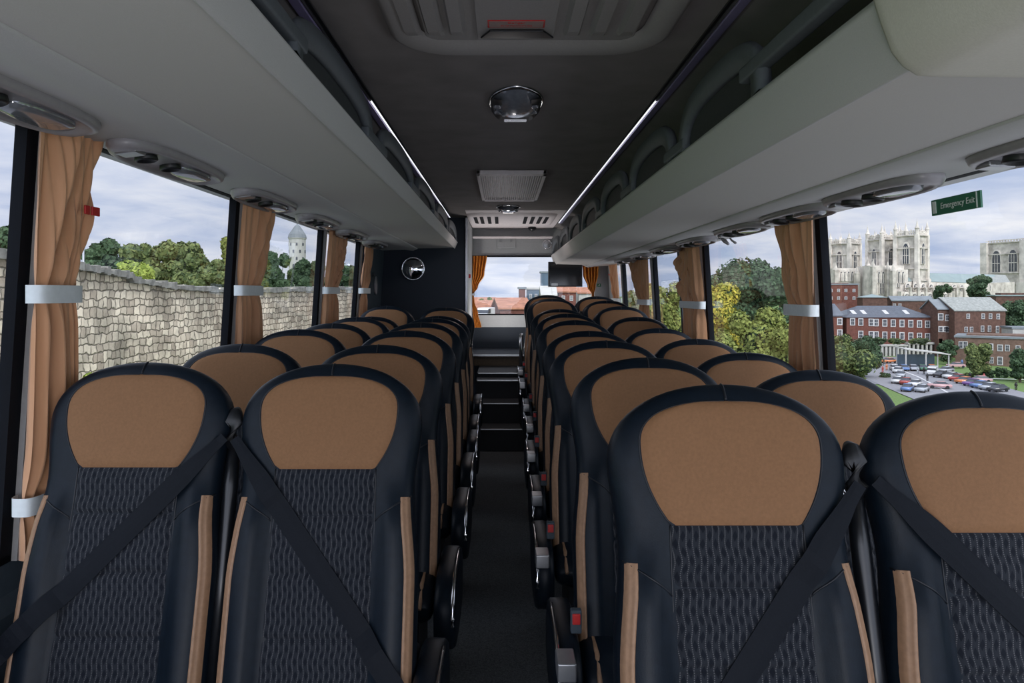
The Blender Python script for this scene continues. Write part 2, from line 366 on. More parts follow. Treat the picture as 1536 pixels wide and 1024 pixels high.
# lavatory partition at left rear
pa = MB().box(Q(-905, FL, 4.88), Q(-262, 560, 4.93)).build('wall_partition', M['navy_panel'], bevel=.004); struct(pa)
struct(MB().box(Q(-285, FL+200, 4.93), Q(-255, 560, 5.72)).build('wall_lavatory', M['rear_grey'], bevel=.004))
struct(MB().box(Q(-268, FL+420, 4.86), Q(-250, 560, 4.94)).build('trim_7', M['alu'], bevel=.003))
# rear wall with its window opening
RZ = 5.75; bm = MB()
wx0, wx1, wy0, wy1 = -262, 800, -180, 328
for a, b in (((-905, FL), (960, -470)), ):
    pass
struct(MB().box(Q(-930, FL, RZ), Q(970, -283, RZ+.1)).build('wall_rear', M['navy_panel']))
rw = MB().box(Q(-930, wy1, RZ), Q(970, 575, RZ+.1)).box(Q(-930, -283, RZ-.02), Q(970, wy0, RZ+.1)).box(Q(wx1, wy0, RZ), Q(970, wy1, RZ+.1)).box(Q(-930, wy0, RZ), Q(wx0, wy1, RZ+.1))
struct(rw.build('wall_rear_upper', M['rear_grey']))
o = struct(MB().box(Q(wx0, wy0-4, RZ-.01), Q(wx1, wy0+8, RZ+.06)).box(Q(wx0, wy1-6, RZ-.01), Q(wx1, wy1+4, RZ+.06)).build('window_30', M['rubber']))
MB().grid([[Q(wx0, wy0, RZ+.05), Q(wx1, wy0, RZ+.05)], [Q(wx0, wy1, RZ+.05), Q(wx1, wy1, RZ+.05)]]).build('pane', M['glass'], o)
struct(MB().box(Q(-250, 478, RZ-.1), Q(430, 490, RZ)).build('trim_8', M['rear_pink'], bevel=.004))
# aisle steps
hs = [FL, -820, -696, -575, -547]
zs = [4.05, 4.25, 4.45, 4.62]
st = 0
for k in range(4):
    st += 1
    b = struct(MB().box(Q(-172, FL, zs[k]), Q(150, hs[k+1], 5.75)).build('trim_%d' % (10+k), M['step']))
    MB().box(Q(-165, hs[k+1]-5, zs[k]-.006), Q(145, hs[k+1]+2, zs[k]+.006)).build('nosing', M['nosing'], b, bevel=.001)
struct(MB().box(Q(-255, -547, 5.1), Q(240, -474, 5.75)).build('trim_14', M['brown']))
struct(MB().box(Q(-255, -474, 5.09), Q(240, -462, 5.75)).build('trim_15', M['navy_panel']))
struct(MB().box(Q(-255, -473, 5.08), Q(240, -460, 5.095)).build('trim_17', M['nosing']))

# ================================================================== LUGGAGE RACKS
def rack(side, prof, lip_prof, svc, zend, name_label, arches, rail):
    root = empty('luggage_rack', Q(side*600, 330 if side < 0 else 240, 2.5), name_label, 'luggage rack')
    def loc(o): return place_child(o, root)
    z0 = -.9
    def sheet(pr, th, z0=z0, z1=zend, steps=2):
        m = MB(); zz = [lerp(z0, z1, i/steps) for i in range(steps+1)]
        up = [(x, h+th) for x, h in reversed(pr)]
        full = pr+up
        m.grid([[Q(x, h, z) for x, h in full] for z in zz], closeu=True)
        n = len(full); tot = len(m.v)
        m.f.append(tuple(range(n))); m.f.append(tuple(range(tot-n, tot))); m.mi += [0, 0]
        return m
    loc(sheet(prof, 16).build('shelf', M['rack'], root, bevel=.003))
    loc(sheet(svc, 14).build('service_panel', M['rack_lip'], root, bevel=.004))
    mlip = MB(); mlip.grid([[Q(x, h, z) for x, h in lip_prof] for z in (z0, zend)], closeu=True)
    n = len(lip_prof); mlip.f.append(tuple(range(n))); mlip.f.append(tuple(range(n, 2*n))); mlip.mi += [0, 0]
    loc(mlip.build('lip', M['rack_lip'], root, bevel=.006, seg=3))
    xl, hl = arches['x'], arches['h']
    for za, zb, ht in arches['z']:
        m = MB(); path = []
        for k in range(25):
            a = PI*k/24; ce = -math.cos(a); s_ = math.sin(a)
            zz = (za+zb)/2+(zb-za)/2*math.copysign(abs(ce)**.75, ce); path.append((zz, hl+ht*abs(s_)**.62))
        pts = []
        for i, (zz, h) in enumerate(path):
            t0 = path[max(i-1, 0)]; t1 = path[min(i+1, 24)]
            dz, dh = (t1[0]-t0[0])*ZU, (t1[1]-t0[1])*U; l = math.hypot(dz, dh) or 1; nz_, nh = -dh/l, dz/l
            wo_, wi_ = .028, -.028
            c = Q(xl, h, zz)
            pts.append([c+Vector((dx, nz_*w, nh*w)) for dx, w in ((-.012, wi_), (-.014, wo_), (.0, wo_+.008), (.014, wo_), (.012, wi_))])
        m.grid(pts, closeu=True); o = loc(m.build('arch', M['arch'], root, smooth=True))
        m = MB(); poly = [Q(xl-side*-6, h-8, zz) for zz, h in path]
        m.prism(poly, (side*.006, 0, 0)); loc(m.build('side_net', M['arch_in'], root))
    for za, zb, h in rail:
        loc(MB().box(Q(xl-12, h-14, za), Q(xl+12, h+12, zb)).build('rail', M['arch'], root, bevel=.006))
    # inner back of the rack
    m = MB(); xi = side*830; m.grid([[Q(side*(abs(xl)+60), hl-28, z), Q(xi, hl-40, z), Q(xi, 440, z)] for z in (z0, zend)])
    loc(m.build('liner', M['cove'], root))
    return root
def place_child(o, root):
    o.data.transform(Matrix.Translation(-Vector(root.location))); return o
RL = rack(-1, [(-345, 331), (-610, 329)], [(-347, 327), (-338, 327), (-328, 350), (-318, 374), (-330, 381), (-347, 378)], [(-606, 325), (-640, 312), (-700, 318), (wl(318)+1, 315)], 4.80,
          'long grey overhead luggage rack with arched dividers on the left side', dict(x=-331, h=378, z=[(1.06, 1.64, 72), (1.80, 2.41, 72), (2.56, 3.18, 72), (3.32, 3.95, 72), (4.08, 4.72, 72)]),
          [(-.9, 1.10, 408), (1.6, 1.86, 392), (2.38, 2.6, 392), (3.15, 3.36, 392)])
RR = rack(1, [(442, 243), (690, 236)], [(440, 239), (425, 262), (418, 290), (408, 318), (416, 330), (436, 326), (448, 245)], [(686, 232), (715, 222), (770, 230), (wr(232)-1, 236)], 5.55,
          'long grey overhead luggage rack with arched dividers on the right side', dict(x=423, h=328, z=[(1.09, 1.54, 95), (1.66, 2.15, 95), (2.28, 2.78, 95), (2.92, 3.44, 95), (3.58, 4.10, 95), (4.24, 4.78, 95), (4.92, 5.5, 95)]),
          [(-.9, 1.16, 378), (1.52, 1.7, 345), (2.13, 2.32, 345), (2.76, 2.95, 345)])
# front end cap sleeve on the right rack
m = MB(); ring = [(462, 232), (444, 233), (428, 243), (416, 258), (407, 282), (399, 306), (395, 322), (399, 338), (412, 347), (470, 352), (880, 330), (890, 216), (724, 215), (690, 228), (560, 231)]
rows = []
for z, g in ((.715, -2), (.708, 2), (.695, 4), (.6, 5), (-.9, 5)):
    rows.append([Q(x+(640-x)*(-g/260.), h+(275-h)*(-g/80.), z) for x, h in ring])
rows.insert(0, [Q(x+(640-x)*.06, h+(275-h)*.2, .716) for x, h in ring])
m.grid(rows, closeu=True); oc = place_child(m.build('end_cap', M['cap'], RR, smooth=True), RR)
oc['label'] = 'pale beige rounded end cap'
# dark liners of the cove, above the racks, and LED strips
for side, xs, lab in ((-1, -384, 'left'), (1, 451, 'right')):
    r = empty('light_strip', Q(xs, cz, 3.2), 'long thin white light strip with violet trim along the ceiling, %s side' % lab, 'strip light')
    place_child(MB().box(Q(xs-2, cz-4, 1.95), Q(xs+2, cz-1, 5.3)).build('diffuser', M['led'], r), r)
    place_child(MB().box(Q(xs-2, cz-4, -.9), Q(xs+2, cz-1, 1.95)).build('unlit_diffuser', M['alu'], r), r)
    place_child(MB().box(Q(xs+side*5, cz-7, -.9), Q(xs+side*26, cz-1, 5.3)).build('trim_strip', M['purple'], r, bevel=.002), r)
    place_child(MB().box(Q(xs-side*5, cz-5, -.9), Q(xs-side*14, cz-1, 5.3)).build('edge_strip', M['black'], r, bevel=.002), r)

# ================================================================== READING LIGHT UNITS
def make_pod(side, L=.66):
    root = empty('reading_light_unit', (0, 0, 0), '', 'reading light')
    w = .078
    def sup(r1, r2, z, n=40, e=.7, oy=0, ox=0):
        return [Vector((ox+r1*math.copysign(abs(math.cos(2*PI*k/n))**e, math.cos(2*PI*k/n)), oy+r2*math.copysign(abs(math.sin(2*PI*k/n))**e, math.sin(2*PI*k/n)), z)) for k in range(n)]
    m = MB(); m.grid([sup(w*.98, L/2, .012), sup(w, L/2*1.01, .0), sup(w*.96, L/2*.98, -.013), sup(w*.86, L/2*.92, -.019), sup(w*.80, L/2*.87, -.013), sup(w*.78, L/2*.85, -.008)], closeu=True)
    m.f.append(tuple(range(5*40, 6*40))); m.mi.append(0)
    m.build('housing', M['pod'], root, smooth=True)
    m = MB(); m.grid([sup(w*.50, L*.17, -.008, oy=L*.20), sup(w*.48, L*.165, -.020, oy=L*.20), sup(w*.34, L*.12, -.024, oy=L*.20)], closeu=True); m.f.append(tuple(range(80, 120))); m.mi.append(0)
    m.build('lens', M['pod_lens'], root, smooth=True)
    for oy in (-.02, -.16):
        m = MB(); m.lathe([(.030, -.006), (.032, -.020), (.027, -.024), (.020, -.016), (.0001, -.015)], 20, Matrix.Translation((0, oy*L/.6, 0)))
        m.build('air_nozzle', M['black'], root, smooth=True)
    m = MB(); m.box((-.03, -.27*L/.6, -.022), (.03, -.215*L/.6, -.008)); m.build('call_button', M['alu'], root, bevel=.004)
    return root
ordn = ['first', 'second', 'third', 'fourth', 'fifth', 'sixth', 'seventh', 'eighth', 'ninth', 'tenth']
p0 = make_pod(-1)
for i, ze in enumerate([1.27, 1.82, 2.45, 3.08, 3.72, 4.35]):
    lab = 'grey oval reading light unit under the left rack, %s from the camera' % ordn[i]
    o = p0 if i == 0 else tree_copy(p0, lab)
    o['label'] = lab; o['group'] = 'reading light units under the left rack'; o.location = Q(-780, 308, ze-.24); o.rotation_euler = (0, -.12, 0)
p1 = make_pod(1, .56)
for i, ze in enumerate([1.15, 1.66, 2.06, 2.50, 3.03, 3.57, 4.10, 4.67]):
    lab = 'grey oval reading light unit under the right rack, %s from the camera' % ordn[i]
    o = p1 if i == 0 else tree_copy(p1, lab)
    o['label'] = lab; o['group'] = 'reading light units under the right rack'; o.location = Q(826, 226, ze-.19); o.rotation_euler = (0, -.05, PI)

# ================================================================== CEILING FITTINGS
# roof hatch
h0 = empty('roof_hatch', Q(62, cz, .9), 'large grey ribbed roof hatch moulding at the top of the view', 'roof hatch')
def rr(x0, x1, z0, z1, h, r=.12, n=6):   # rounded rectangle ring in the ceiling plane
    cx = [(x1, z1), (x0, z1), (x0, z0), (x1, z0)]; pts = []
    r_x = r*ZU/U
    for q, (sx, sz) in enumerate(((1, 1), (-1, 1), (-1, -1), (1, -1))):
        X = cx[q][0]-sx*r_x; Zz = cx[q][1]-sz*r
        for k in range(n+1):
            a = q*PI/2+PI/2*k/n; pts.append(Q(X+r_x*math.cos(a), h, Zz+r*math.sin(a)))
    return pts
hx0, hx1, hz0, hz1 = -236, 357, .1, 1.54
rings = [rr(hx0-6, hx1+6, hz0, hz1+.012, cz-1, .12), rr(hx0, hx1, hz0, hz1, cz-16), rr(hx0+12, hx1-12, hz0+.02, hz1-.02, cz-24, .11), rr(hx0+52, hx1-52, hz0+.08, hz1-.055, cz-14, .08), rr(hx0+58, hx1-58, hz0+.09, hz1-.062, cz-4, .08)]
place_child(MB().grid(rings, closeu=True).build('frame', M['hatch'], h0, smooth=True), h0)
m = MB(); m.box(Q(hx0+70, cz-9, hz0+.1), Q(hx1-70, cz-2, hz1-.07)); place_child(m.build('panel', M['hatch'], h0, bevel=.004), h0)
for xa in (-190, -142, -94, 148, 203, 262):
    m = MB(); pts = []
    for z, s_ in ((hz0+.15, 1), (hz1-.16, 1), (hz1-.12, .5), (hz1-.10, .05)):
        pts.append([Q(xa-19, cz-9, z), Q(xa-12, cz-9-17*s_, z), Q(xa+12, cz-9-17*s_, z), Q(xa+19, cz-9, z)])
    m.grid(pts); place_child(m.build('rib', M['hatch'], h0, smooth=False), h0)
m = MB(); m.box(Q(-53, cz-18, hz0+.2), Q(110, cz-9, hz1-.10)); place_child(m.build('centre_panel', M['hatch'], h0, bevel=.003), h0)
poly = [Q(-46, cz-25, 1.418), Q(110, cz-25, 1.418), Q(86, cz-25, 1.38), Q(-26, cz-25, 1.38)]
m = MB().prism(poly, (0, 0, .006)); place_child(m.build('handle', M['gloss_black'], h0, bevel=.002), h0)
stk = place_child(MB().box(Q(-29, cz-19.5, 1.338), Q(87, cz-18, 1.374)).build('warning_sticker', M['red'], h0), h0)
place_child(MB().box(Q(-26, cz-20.2, 1.341), Q(84, cz-19.5, 1.371)).build('sticker_face', M['paper'], h0), h0)
def flatM(x, h, z): # text on ceiling read from below, top of the letters away... toward the viewer
    return Matrix.Translation(Q(x, h, z)-Vector(h0.location)) @ Matrix.Rotation(PI, 4, 'X')
t_ = text_mesh('sticker_text', 'Danger', .016, M['red'], h0, flatM(29, cz-20.6, 1.347))
t_ = text_mesh('sticker_text', 'do not obstruct this exit', .0085, M['red'], h0, flatM(29, cz-20.6, 1.361))
gs = place_child(MB().box(Q(33, cz-19.5, 1.12), Q(77, cz-18, 1.245)).build('exit_symbol', M['green_sign'], h0, bevel=.001), h0)
# ceiling speakers / dome lamps
def dome(x, z, rx, ry, lit, lab):
    r = empty('dome_light', Q(x, cz, z), lab, 'ceiling light')
    def el(s, zz, n=36): return [Vector((rx*s*math.cos(2*PI*k/n), ry*s*math.sin(2*PI*k/n), zz)) for k in range(n)]
    MB().grid([el(1, -.001), el(1.0, -.008), el(.93, -.012), el(.90, -.008)], closeu=True).build('rim', M['chrome'], r, smooth=True)
    m = MB().grid([el(.9, -.008), el(.80, -.028), el(.6, -.042), el(.3, -.050), el(.01, -.052)], closeu=True); m.build('lens', M['dome_glass'], r, smooth=True)
    for s_ in (-1, 1):
        m = MB(); m.grid([[Vector((s_*rx*(.50+.40*a)*1, ry*b*(.75-.30*a*a), -.036+.024*a*a-.003)) for a in (0, .33, .66, 1)] for b in (-1, -.5, 0, .5, 1)]); m.build('side_panel', M['gloss_black'], r, smooth=True)
        for k in (-.6, .3): MB().lathe([(.0001, -.045), (.012, -.043), (.015, -.036)], 14, Matrix.Translation((s_*rx*.66, ry*.45*k, 0))).build('spot_lamp', M['pod_lens'], r, smooth=True)
    m = MB(); m.grid([[Vector((rx*a*.42, ry*b, -.052+.022*max(0, b-.2)-.002)) for a in (-1, 0, 1)] for b in (.45, .65, .84)]); m.build('bulb_window', M['lamp_on' if lit else 'chrome'], r, smooth=True)
    return r
dome(41, 1.96, .108, .215, False, 'large oval chrome dome light on the ceiling nearest the camera')
dome(41, 4.33, .105, .15, True, 'small lit oval ceiling light just behind the square grille')
# air grille
g = empty('ceiling_grille', Q(48, cz, 3.4), 'square ribbed air grille on the ceiling between the two oval lights', 'air vent')
gx0, gx1, gz0, gz1 = -118, 206, 3.05, 3.95
for a, b in (((gx0, gz0), (gx1, gz0+.05)), ((gx0, gz1-.05), (gx1, gz1)), ((gx0, gz0), (gx0+18, gz1)), ((gx1-18, gz0), (gx1, gz1))):
    place_child(MB().box(Q(a[0], cz-20, a[1]), Q(b[0], cz-1, b[1])).build('frame_bar', M['rear_pink'], g, bevel=.003), g)
place_child(MB().box(Q(gx0+10, cz-6, gz0+.03), Q(gx1-10, cz-1, gz1-.03)).build('filter', M['black'], g), g)
m = MB()
for k in range(26):
    x = lerp(gx0+24, gx1-24, k/25); m.box(Q(x-3, cz-17, gz0+.05), Q(x+2.6, cz-7, gz1-.05))
place_child(m.build('louvre', M['rear_pink'], g), g)
# rear roof hatch
g = empty('rear_roof_hatch', Q(66, cz, 4.95), 'pale slotted roof hatch at the rear above the back window', 'roof hatch')
rx0, rx1, rz0, rz1 = -255, 395, 4.62, 5.42
rings = [rr(rx0, rx1, rz0, rz1, cz-1, .1), rr(rx0+8, rx1-8, rz0+.02, rz1-.02, cz-16, .1), rr(rx0+40, rx1-40, rz0+.1, rz1-.1, cz-20, .08), rr(rx0+48, rx1-48, rz0+.12, rz1-.12, cz-6, .08)]
place_child(MB().grid(rings, closeu=True).build('frame', M['rear_pink'], g, smooth=True), g)
place_child(MB().box(Q(rx0+44, cz-8, rz0+.1), Q(rx1-44, cz-3, rz1-.1)).build('panel', M['rear_pink'], g), g)
for xa in (-196, -150, -95, -40, 175, 228, 282, 330):
    place_child(MB().box(Q(xa-13, cz-11, rz0+.13), Q(xa+13, cz-7.5, rz1-.13)).build('slot', M['rubber'], g), g)
struct(MB().box(Q(-250, cz-3, 4.5), Q(436, cz, 5.75)).build('trim_16', M['rear_pink']))  # paler rear ceiling panel; its pink tone also paints in the lamplight there
# little camera
g = empty('dome_camera', Q(253, cz, 5.62), 'small black dome camera on the rear ceiling', 'camera')
place_child(MB().lathe([(.04, 0), (.045, -.01), (.045, -.02), (.035, -.04), (.0001, -.055)], 20, Matrix.Translation(Q(253, cz-1, 5.60))).build('housing', M['gloss_black'], g, smooth=True), g)
# header plate and round speaker on rear wall
g = tag(MB().box(Q(-45, 395, RZ-.012), Q(120, 488, RZ)).build('access_plate', M['rear_grey'], bevel=.008), 'flat grey access plate with two locks above the rear window', 'access panel'); 
for x in (-8, 78): MB().lathe([(.0001, -.004), (.013, -.004), (.014, .002)], 12, Matrix.Translation(Q(x, 460, RZ-.014)) @ Matrix.Rotation(PI/2, 4, 'X')).build('lock', M['gloss_black'], g)
g = empty('wall_speaker', Q(390, 428, RZ), 'round chrome speaker at the right of the rear header', 'speaker')
MT = Matrix.Rotation(PI/2, 4, 'X')
MB().lathe([(.052, 0), (.055, .012), (.045, .016), (.043, .010)], 28, MT).build('ring', M['chrome'], g, smooth=True)
MB().lathe([(.044, .008), (.0001, .013)], 28, MT).build('mesh_cover', M['alu'], g, smooth=True)
# convex mirror on the partition
g = empty('convex_mirror', Q(-649, 186, 4.88), 'round convex mirror on the dark rear partition', 'mirror')
MB().lathe([(.112, 0), (.114, .02), (.106, .026), (.104, .018)], 40, MT).build('rim', M['chrome'], g, smooth=True)
MB().lathe([(.105, .018)]+[(.105*math.cos(a), .018+.035*math.sin(a)) for a in [k*PI/20 for k in range(1, 10)]]+[(.0001, .053)], 40, MT).build('mirror_glass', M['mirror'], g, smooth=True)
# monitor under the right rack end
g = empty('monitor', Q(520, 290, 5.4), 'black flat monitor hanging under the rear end of the right rack', 'monitor')
place_child(MB().box(Q(376, 60, 5.40), Q(652, 262, 5.44)).build('case', M['black'], g, bevel=.004), g)
place_child(MB().box(Q(386, 70, 5.396), Q(642, 254, 5.401)).build('screen', M['screen'], g), g)
place_child(MB().box(Q(399, 68, 5.390), Q(452, 88, 5.397)).build('label_sticker', M['band'], g), g)
place_child(MB().box(Q(480, 220, 5.43), Q(560, 330, 5.46)).build('bracket', M['black'], g), g)
# grab rail by the rear steps
tag(MB().tube([Q(138, -547, 5.0), Q(138, -320, 5.0), Q(142, -303, 5.01), Q(150, -303, 5.04), Q(153, -325, 5.08), Q(153, -547, 5.09)], .013, 12).build('grab_rail', M['chrome'], smooth=True), 'upright chrome grab rail beside the rear steps', 'handrail')
# little red lamp and green sign, rear right
tag(MB().box(Q(880, 155, 5.42), Q(908, 166, 5.52)).build('emergency_hammer', M['red'], bevel=.004), 'small red emergency hammer on the right wall behind the last window', 'hammer')
g = tag(MB().box(Q(820, 64, RZ-.01), Q(852, 90, RZ)).build('exit_sign', M['green_sign'], bevel=.001), 'small green sign on the rear wall right of the satin curtain', 'sign')
MB().prism([Q(828, 70, RZ-.012), Q(842, 76, RZ-.012), Q(842, 84, RZ-.012), Q(834, 80, RZ-.012)], (0, .001, 0)).build('symbol', M['white_ink'], g)
tag(MB().box(Q(-250, 120, 5.0), Q(-236, 150, 5.05)).build('stop_button', M['red'], bevel=.003), 'small red button box on the lavatory door post', 'button')
# left rear wall speaker and switch
g = empty('side_speaker', Q(wl(60)+2, 60, 4.62), 'oval dark speaker on the left wall ahead of the partition', 'speaker')
MB().lathe([(.06, 0), (.062, .012), (.05, .015), (.045, .008), (.0001, .012)], 28, Matrix.Rotation(PI/2, 4, 'Y') @ Matrix.Diagonal((1.35, .8, 1, 1))).build('grille', M['pod'], g, smooth=True)
tag(MB().box(Q(wl(135)+2, 120, 4.5), Q(wl(135)+12, 145, 4.56)).build('coat_hook', M['black'], bevel=.003), 'small dark hook on the left wall above the oval speaker', 'hook')
# window sticker: Emergency Exit
sgn = empty('emergency_exit_sign', Q(908, 184, 1.353), 'green Emergency Exit sticker on the near right window', 'sign')
a, b = 1.282, 1.428
m = MB(); m.add([Q(wr(h)+o_, h, z) for o_ in (6, 10) for h in (167, 200) for z in (a, b)], [(0,1,3,2),(4,5,7,6),(0,1,5,4),(2,3,7,6),(0,2,6,4),(1,3,7,5)])
place_child(m.build('plate', M['green_sign'], sgn), sgn)
Mt = Matrix.Translation(Q(wr(184)+4.5, 184, 1.346)-Vector(sgn.location)) @ Matrix(((0, 0, -1, 0), (-1, 0, 0, 0), (0, 1, 0, 0), (0, 0, 0, 1)))
text_mesh('lettering', 'Emergency Exit', .0235, M['white_ink'], sgn, Mt)
m = MB(); m.add([Q(wr(h)+o_, h, z) for o_ in (4, 6) for h in (171, 196) for z in (1.412, 1.422)], [(0,1,3,2),(4,5,7,6),(0,1,5,4),(2,3,7,6),(0,2,6,4),(1,3,7,5)])
place_child(m.build('running_figure', M['white_ink'], sgn), sgn)
m = MB(); m.add([Q(wr(h)+o_, h, z) for o_ in (4, 6) for h in (168, 199) for z in (1.290, 1.2915)], [(0,1,3,2),(4,5,7,6),(0,1,5,4),(2,3,7,6),(0,2,6,4),(1,3,7,5)])
place_child(m.build('border_line', M['white_ink'], sgn), sgn)
# two slanted grey bars at the window top
g = empty('window_catch', Q(wr(210), 213, 2.72), 'small grey slanted catch hanging at the top of the right window', 'catch')
place_child(MB().tube([Q(wr(215)-8, 236, 2.76), Q(wr(215)-10, 215, 2.70), Q(wr(205)-10, 200, 2.66)], [.006, .012, .007], 10).build('arm', M['pod'], g, smooth=True), g)
place_child(MB().tube([Q(wr(215)-4, 240, 2.69), Q(wr(215)-6, 212, 2.63), Q(wr(205)-6, 199, 2.59)], [.004, .005, .007], 10).build('arm', M['pod'], g, smooth=True), g)

# ================================================================== CURTAINS
def curtain(side, z0t, z1t, z0b, z1b, hb, h_top, h_bot, lab, second=None, folds=6, z0e=None, z1e=None):
    wf = wl if side < 0 else wr
    r = empty('curtain', Q(wf(0)-side*30, 0, (z0t+z1t)/2), lab, 'curtain', 'orange curtains along the side windows')
    z0e = z0e or z0b-.0; z1e = z1e or z1b
    nv, nu = 60, folds*10
    rnd = random.Random(int(z0t*1000)+side); ph = [rnd.uniform(-.8, .8) for _ in range(6)]
    rows = []
    for i in range(nv+1):
        h = lerp(h_top, h_bot, i/nv)
        def squeeze(hc, w): return math.exp(-((h-hc)/w)**2)
        if h > hb: t = 1-sm(0, h_top-hb, h-hb)**.9*1; t = 1-((h-hb)/(h_top-hb))**.75; a, b = lerp(z0t, z0b, t), lerp(z1t, z1b, t)
        else:
            t = min(1, ((hb-h)/(hb-h_bot))*1.6)**.8; a, b = lerp(z0b, z0e, t), lerp(z1b, z1e, t)
            if second: q = squeeze(second, 70); a, b = lerp(a, z0b+.0, q), lerp(b, z0b+(z1b-z0b)*.85, q)
        wd = b-a; tight = squeeze(hb, 40)+(squeeze(second, 40) if second else 0); amp = lerp(.027, .010, min(1, tight))
        row = []
        for j in range(nu+1):
            u = j/nu; wob = 1.3*ph[0]*math.sin(u*5+1)+1.6*math.sin(u*6.1+ph[3]*4)+.6*math.sin(h*.006+ph[1]*6+u*4)
            fq = folds*(.62+.38*min(1, max(0, (h_top-h)/(h_top-hb))))
            x = amp*(.65+.55*math.sin(u*7+ph[4]*5))*math.sin(u*fq*2*PI+wob)+.22*amp*math.sin(u*folds*4.3*PI+ph[2]*5+h*.004)
            zz = a+wd*(u+.03*math.sin(u*fq*2*PI+1.2+wob)*math.sin(PI*u))
            p = Q(wf(h)-side*26, h, zz); row.append(p+Vector((-side*x, 0, 0)))
        rows.append(row)
    place_child(MB().grid(rows).build('cloth', M['curtain'], r, smooth=True), r)
    for hc in [hb]+([second] if second else []):
        if hc == hb: a, b = z0b-.008, z1b+.008
        else: a, b = z0b-.006, z0b+(z1b-z0b)*.9
        sec = []
        for k in range(28):
            an = 2*PI*k/28; sx = math.copysign(abs(math.cos(an))**.5, math.cos(an)); sy = math.copysign(abs(math.sin(an))**.5, math.sin(an)); sec.append((sx, sy))
        rws = []
        for dh in (-17, -16, 16, 17):
            rws.append([Q(wf(hc)-side*26, hc+dh, (a+b)/2)+Vector((-side*.030*sx, (b-a)/2*ZU*sy, 0)) for sx, sy in sec])
        place_child(MB().grid(rws, closeu=True).build('tieback', M['band'], r, smooth=True), r)
    return r
c = curtain(-1, 1.215, 1.385, 1.227, 1.336, 0, 319, -496, 'large orange curtain nearest the camera at the left window, tied twice', second=-392, folds=5, z0e=1.235, z1e=1.375)
for zz, hh, s_ in ((1.355, 168, .02), (1.325, 168, .012)):
    place_child(MB().box(Q(wl(hh)+50, hh-10, zz-s_), Q(wl(hh)+54, hh+8, zz+s_*.3)).build('red_tab', M['red'], c, bevel=.002), c)
curtain(-1, 2.188, 2.465, 2.175, 2.353, 12, 319, -420, 'orange curtain on the left between the second and third windows', folds=5, z0e=2.20, z1e=2.44)
curtain(-1, 3.29, 3.62, 3.24, 3.46, 18, 319, -420, 'narrower orange curtain third along the left windows', folds=6, z0e=3.24, z1e=3.52)
curtain(-1, 4.12, 4.36, 4.06, 4.26, 20, 319, -420, 'farthest orange curtain on the left beside the dark rear panel', folds=5, z0e=4.10, z1e=4.26)
curtain(1, 1.903, 2.158, 1.93, 2.098, -48, 240, -480, 'large orange curtain nearest the camera on the right', folds=5, z0e=1.94, z1e=2.14)
curtain(1, 2.99, 3.378, 3.0, 3.34, -50, 240, -420, 'orange curtain second from the camera on the right', folds=6, z0e=3.01, z1e=3.35)
curtain(1, 4.10, 4.68, 4.09, 4.38, -50, 240, -400, 'orange curtain third from the camera on the right', folds=7, z0e=4.09, z1e=4.42)
curtain(1, 5.12, 5.5, 5.12, 5.4, -50, 240, -300, 'farthest orange curtain on the right in the last side window', folds=5)
struct(MB().add([Q(wr(h)+o_, h, z) for o_ in (0, 22) for h in (-560, 240) for z in (3.44, 3.475)], [(0,1,3,2),(4,5,7,6),(0,1,5,4),(2,3,7,6),(0,2,6,4),(1,3,7,5)]).build('trim_9', M['side_panel']))
def satin(xa, xb, h1, ctrl, lab):
    r = empty('rear_curtain', Q((xa+xb)/2, 0, RZ-.06), lab, 'curtain', 'satin curtains at the rear window')
    rows = []; nv = 50; folds = 5; nu = folds*9
    for i in range(nv+1):
        h = lerp(ctrl[0][0], ctrl[-1][0], i/nv)
        for k in range(len(ctrl)-1):
            if ctrl[k][0] >= h >= ctrl[k+1][0]-1e-6:
                t = sm(0, 1, (ctrl[k][0]-h)/(ctrl[k][0]-ctrl[k+1][0])); a = lerp(ctrl[k][1], ctrl[k+1][1], t); b = lerp(ctrl[k][2], ctrl[k+1][2], t); break
        amp = .012+.02*min(1, (b-a)/130)
        rows.append([Q(lerp(a, b, j/nu), h, RZ-.06)+Vector((0, amp*math.sin(j/nu*folds*2*PI+.3*math.sin(h*.02)), 0)) for j in range(nu+1)])
    place_child(MB().grid(rows).build('cloth', M['satin'], r, smooth=True), r)
    return r
c = satin(-262, -130, 0, [(325, -260, -128), (170, -262, -150), (60, -264, -205), (0, -262, -240), (-60, -258, -235), (-160, -250, -205), (-285, -238, -175)], 'orange satin curtain tied back at the left of the rear window')
place_child(MB().box(Q(-268, -12, RZ-.12), Q(-232, 8, RZ-.02)).build('tieback', M['alu'], c, bevel=.004), c)
satin(690, 830, 0, [(325, 680, 828), (170, 690, 822), (60, 730, 800), (0, 765, 785), (-120, 750, 800)], 'orange satin curtain gathered to a point at the right of the rear window')

# ================================================================== SEATS
TOPZ = 1.02; REC = math.radians(15); LB = .72
def wS(t):
    if t < .15: return max(.002, .224*(1-(1-t/.15)**2.15)**(1/2.15)) if t > 0 else .002
    if t < .30: return lerp(.224, .209, sm(.15, .30, t))
    return lerp(.209, .226, sm(.30, .52, t))
def TS(t): return .016+.036*math.sqrt(max(0, 1-(1-min(1, t/.07))**2)) 
EX = .62
def bol(x, t):
    ax = abs(x); w = wS(t)
    lower = .034*sm(.118, .165, ax)*sm(.27, .40, t)
    head = .012*(min(1, ax/.2))**2*(1-sm(.27, .36, t))
    return lower+head
def nF(x, t):
    w = wS(t); c_ = min(1, abs(x)/w)**(1/EX); s_ = math.sqrt(max(0, 1-c_*c_)); k = s_**EX
    return TS(t)*k+bol(x, t)*min(1, k*1.3)
CR, SR_ = math.cos(REC), math.sin(REC)
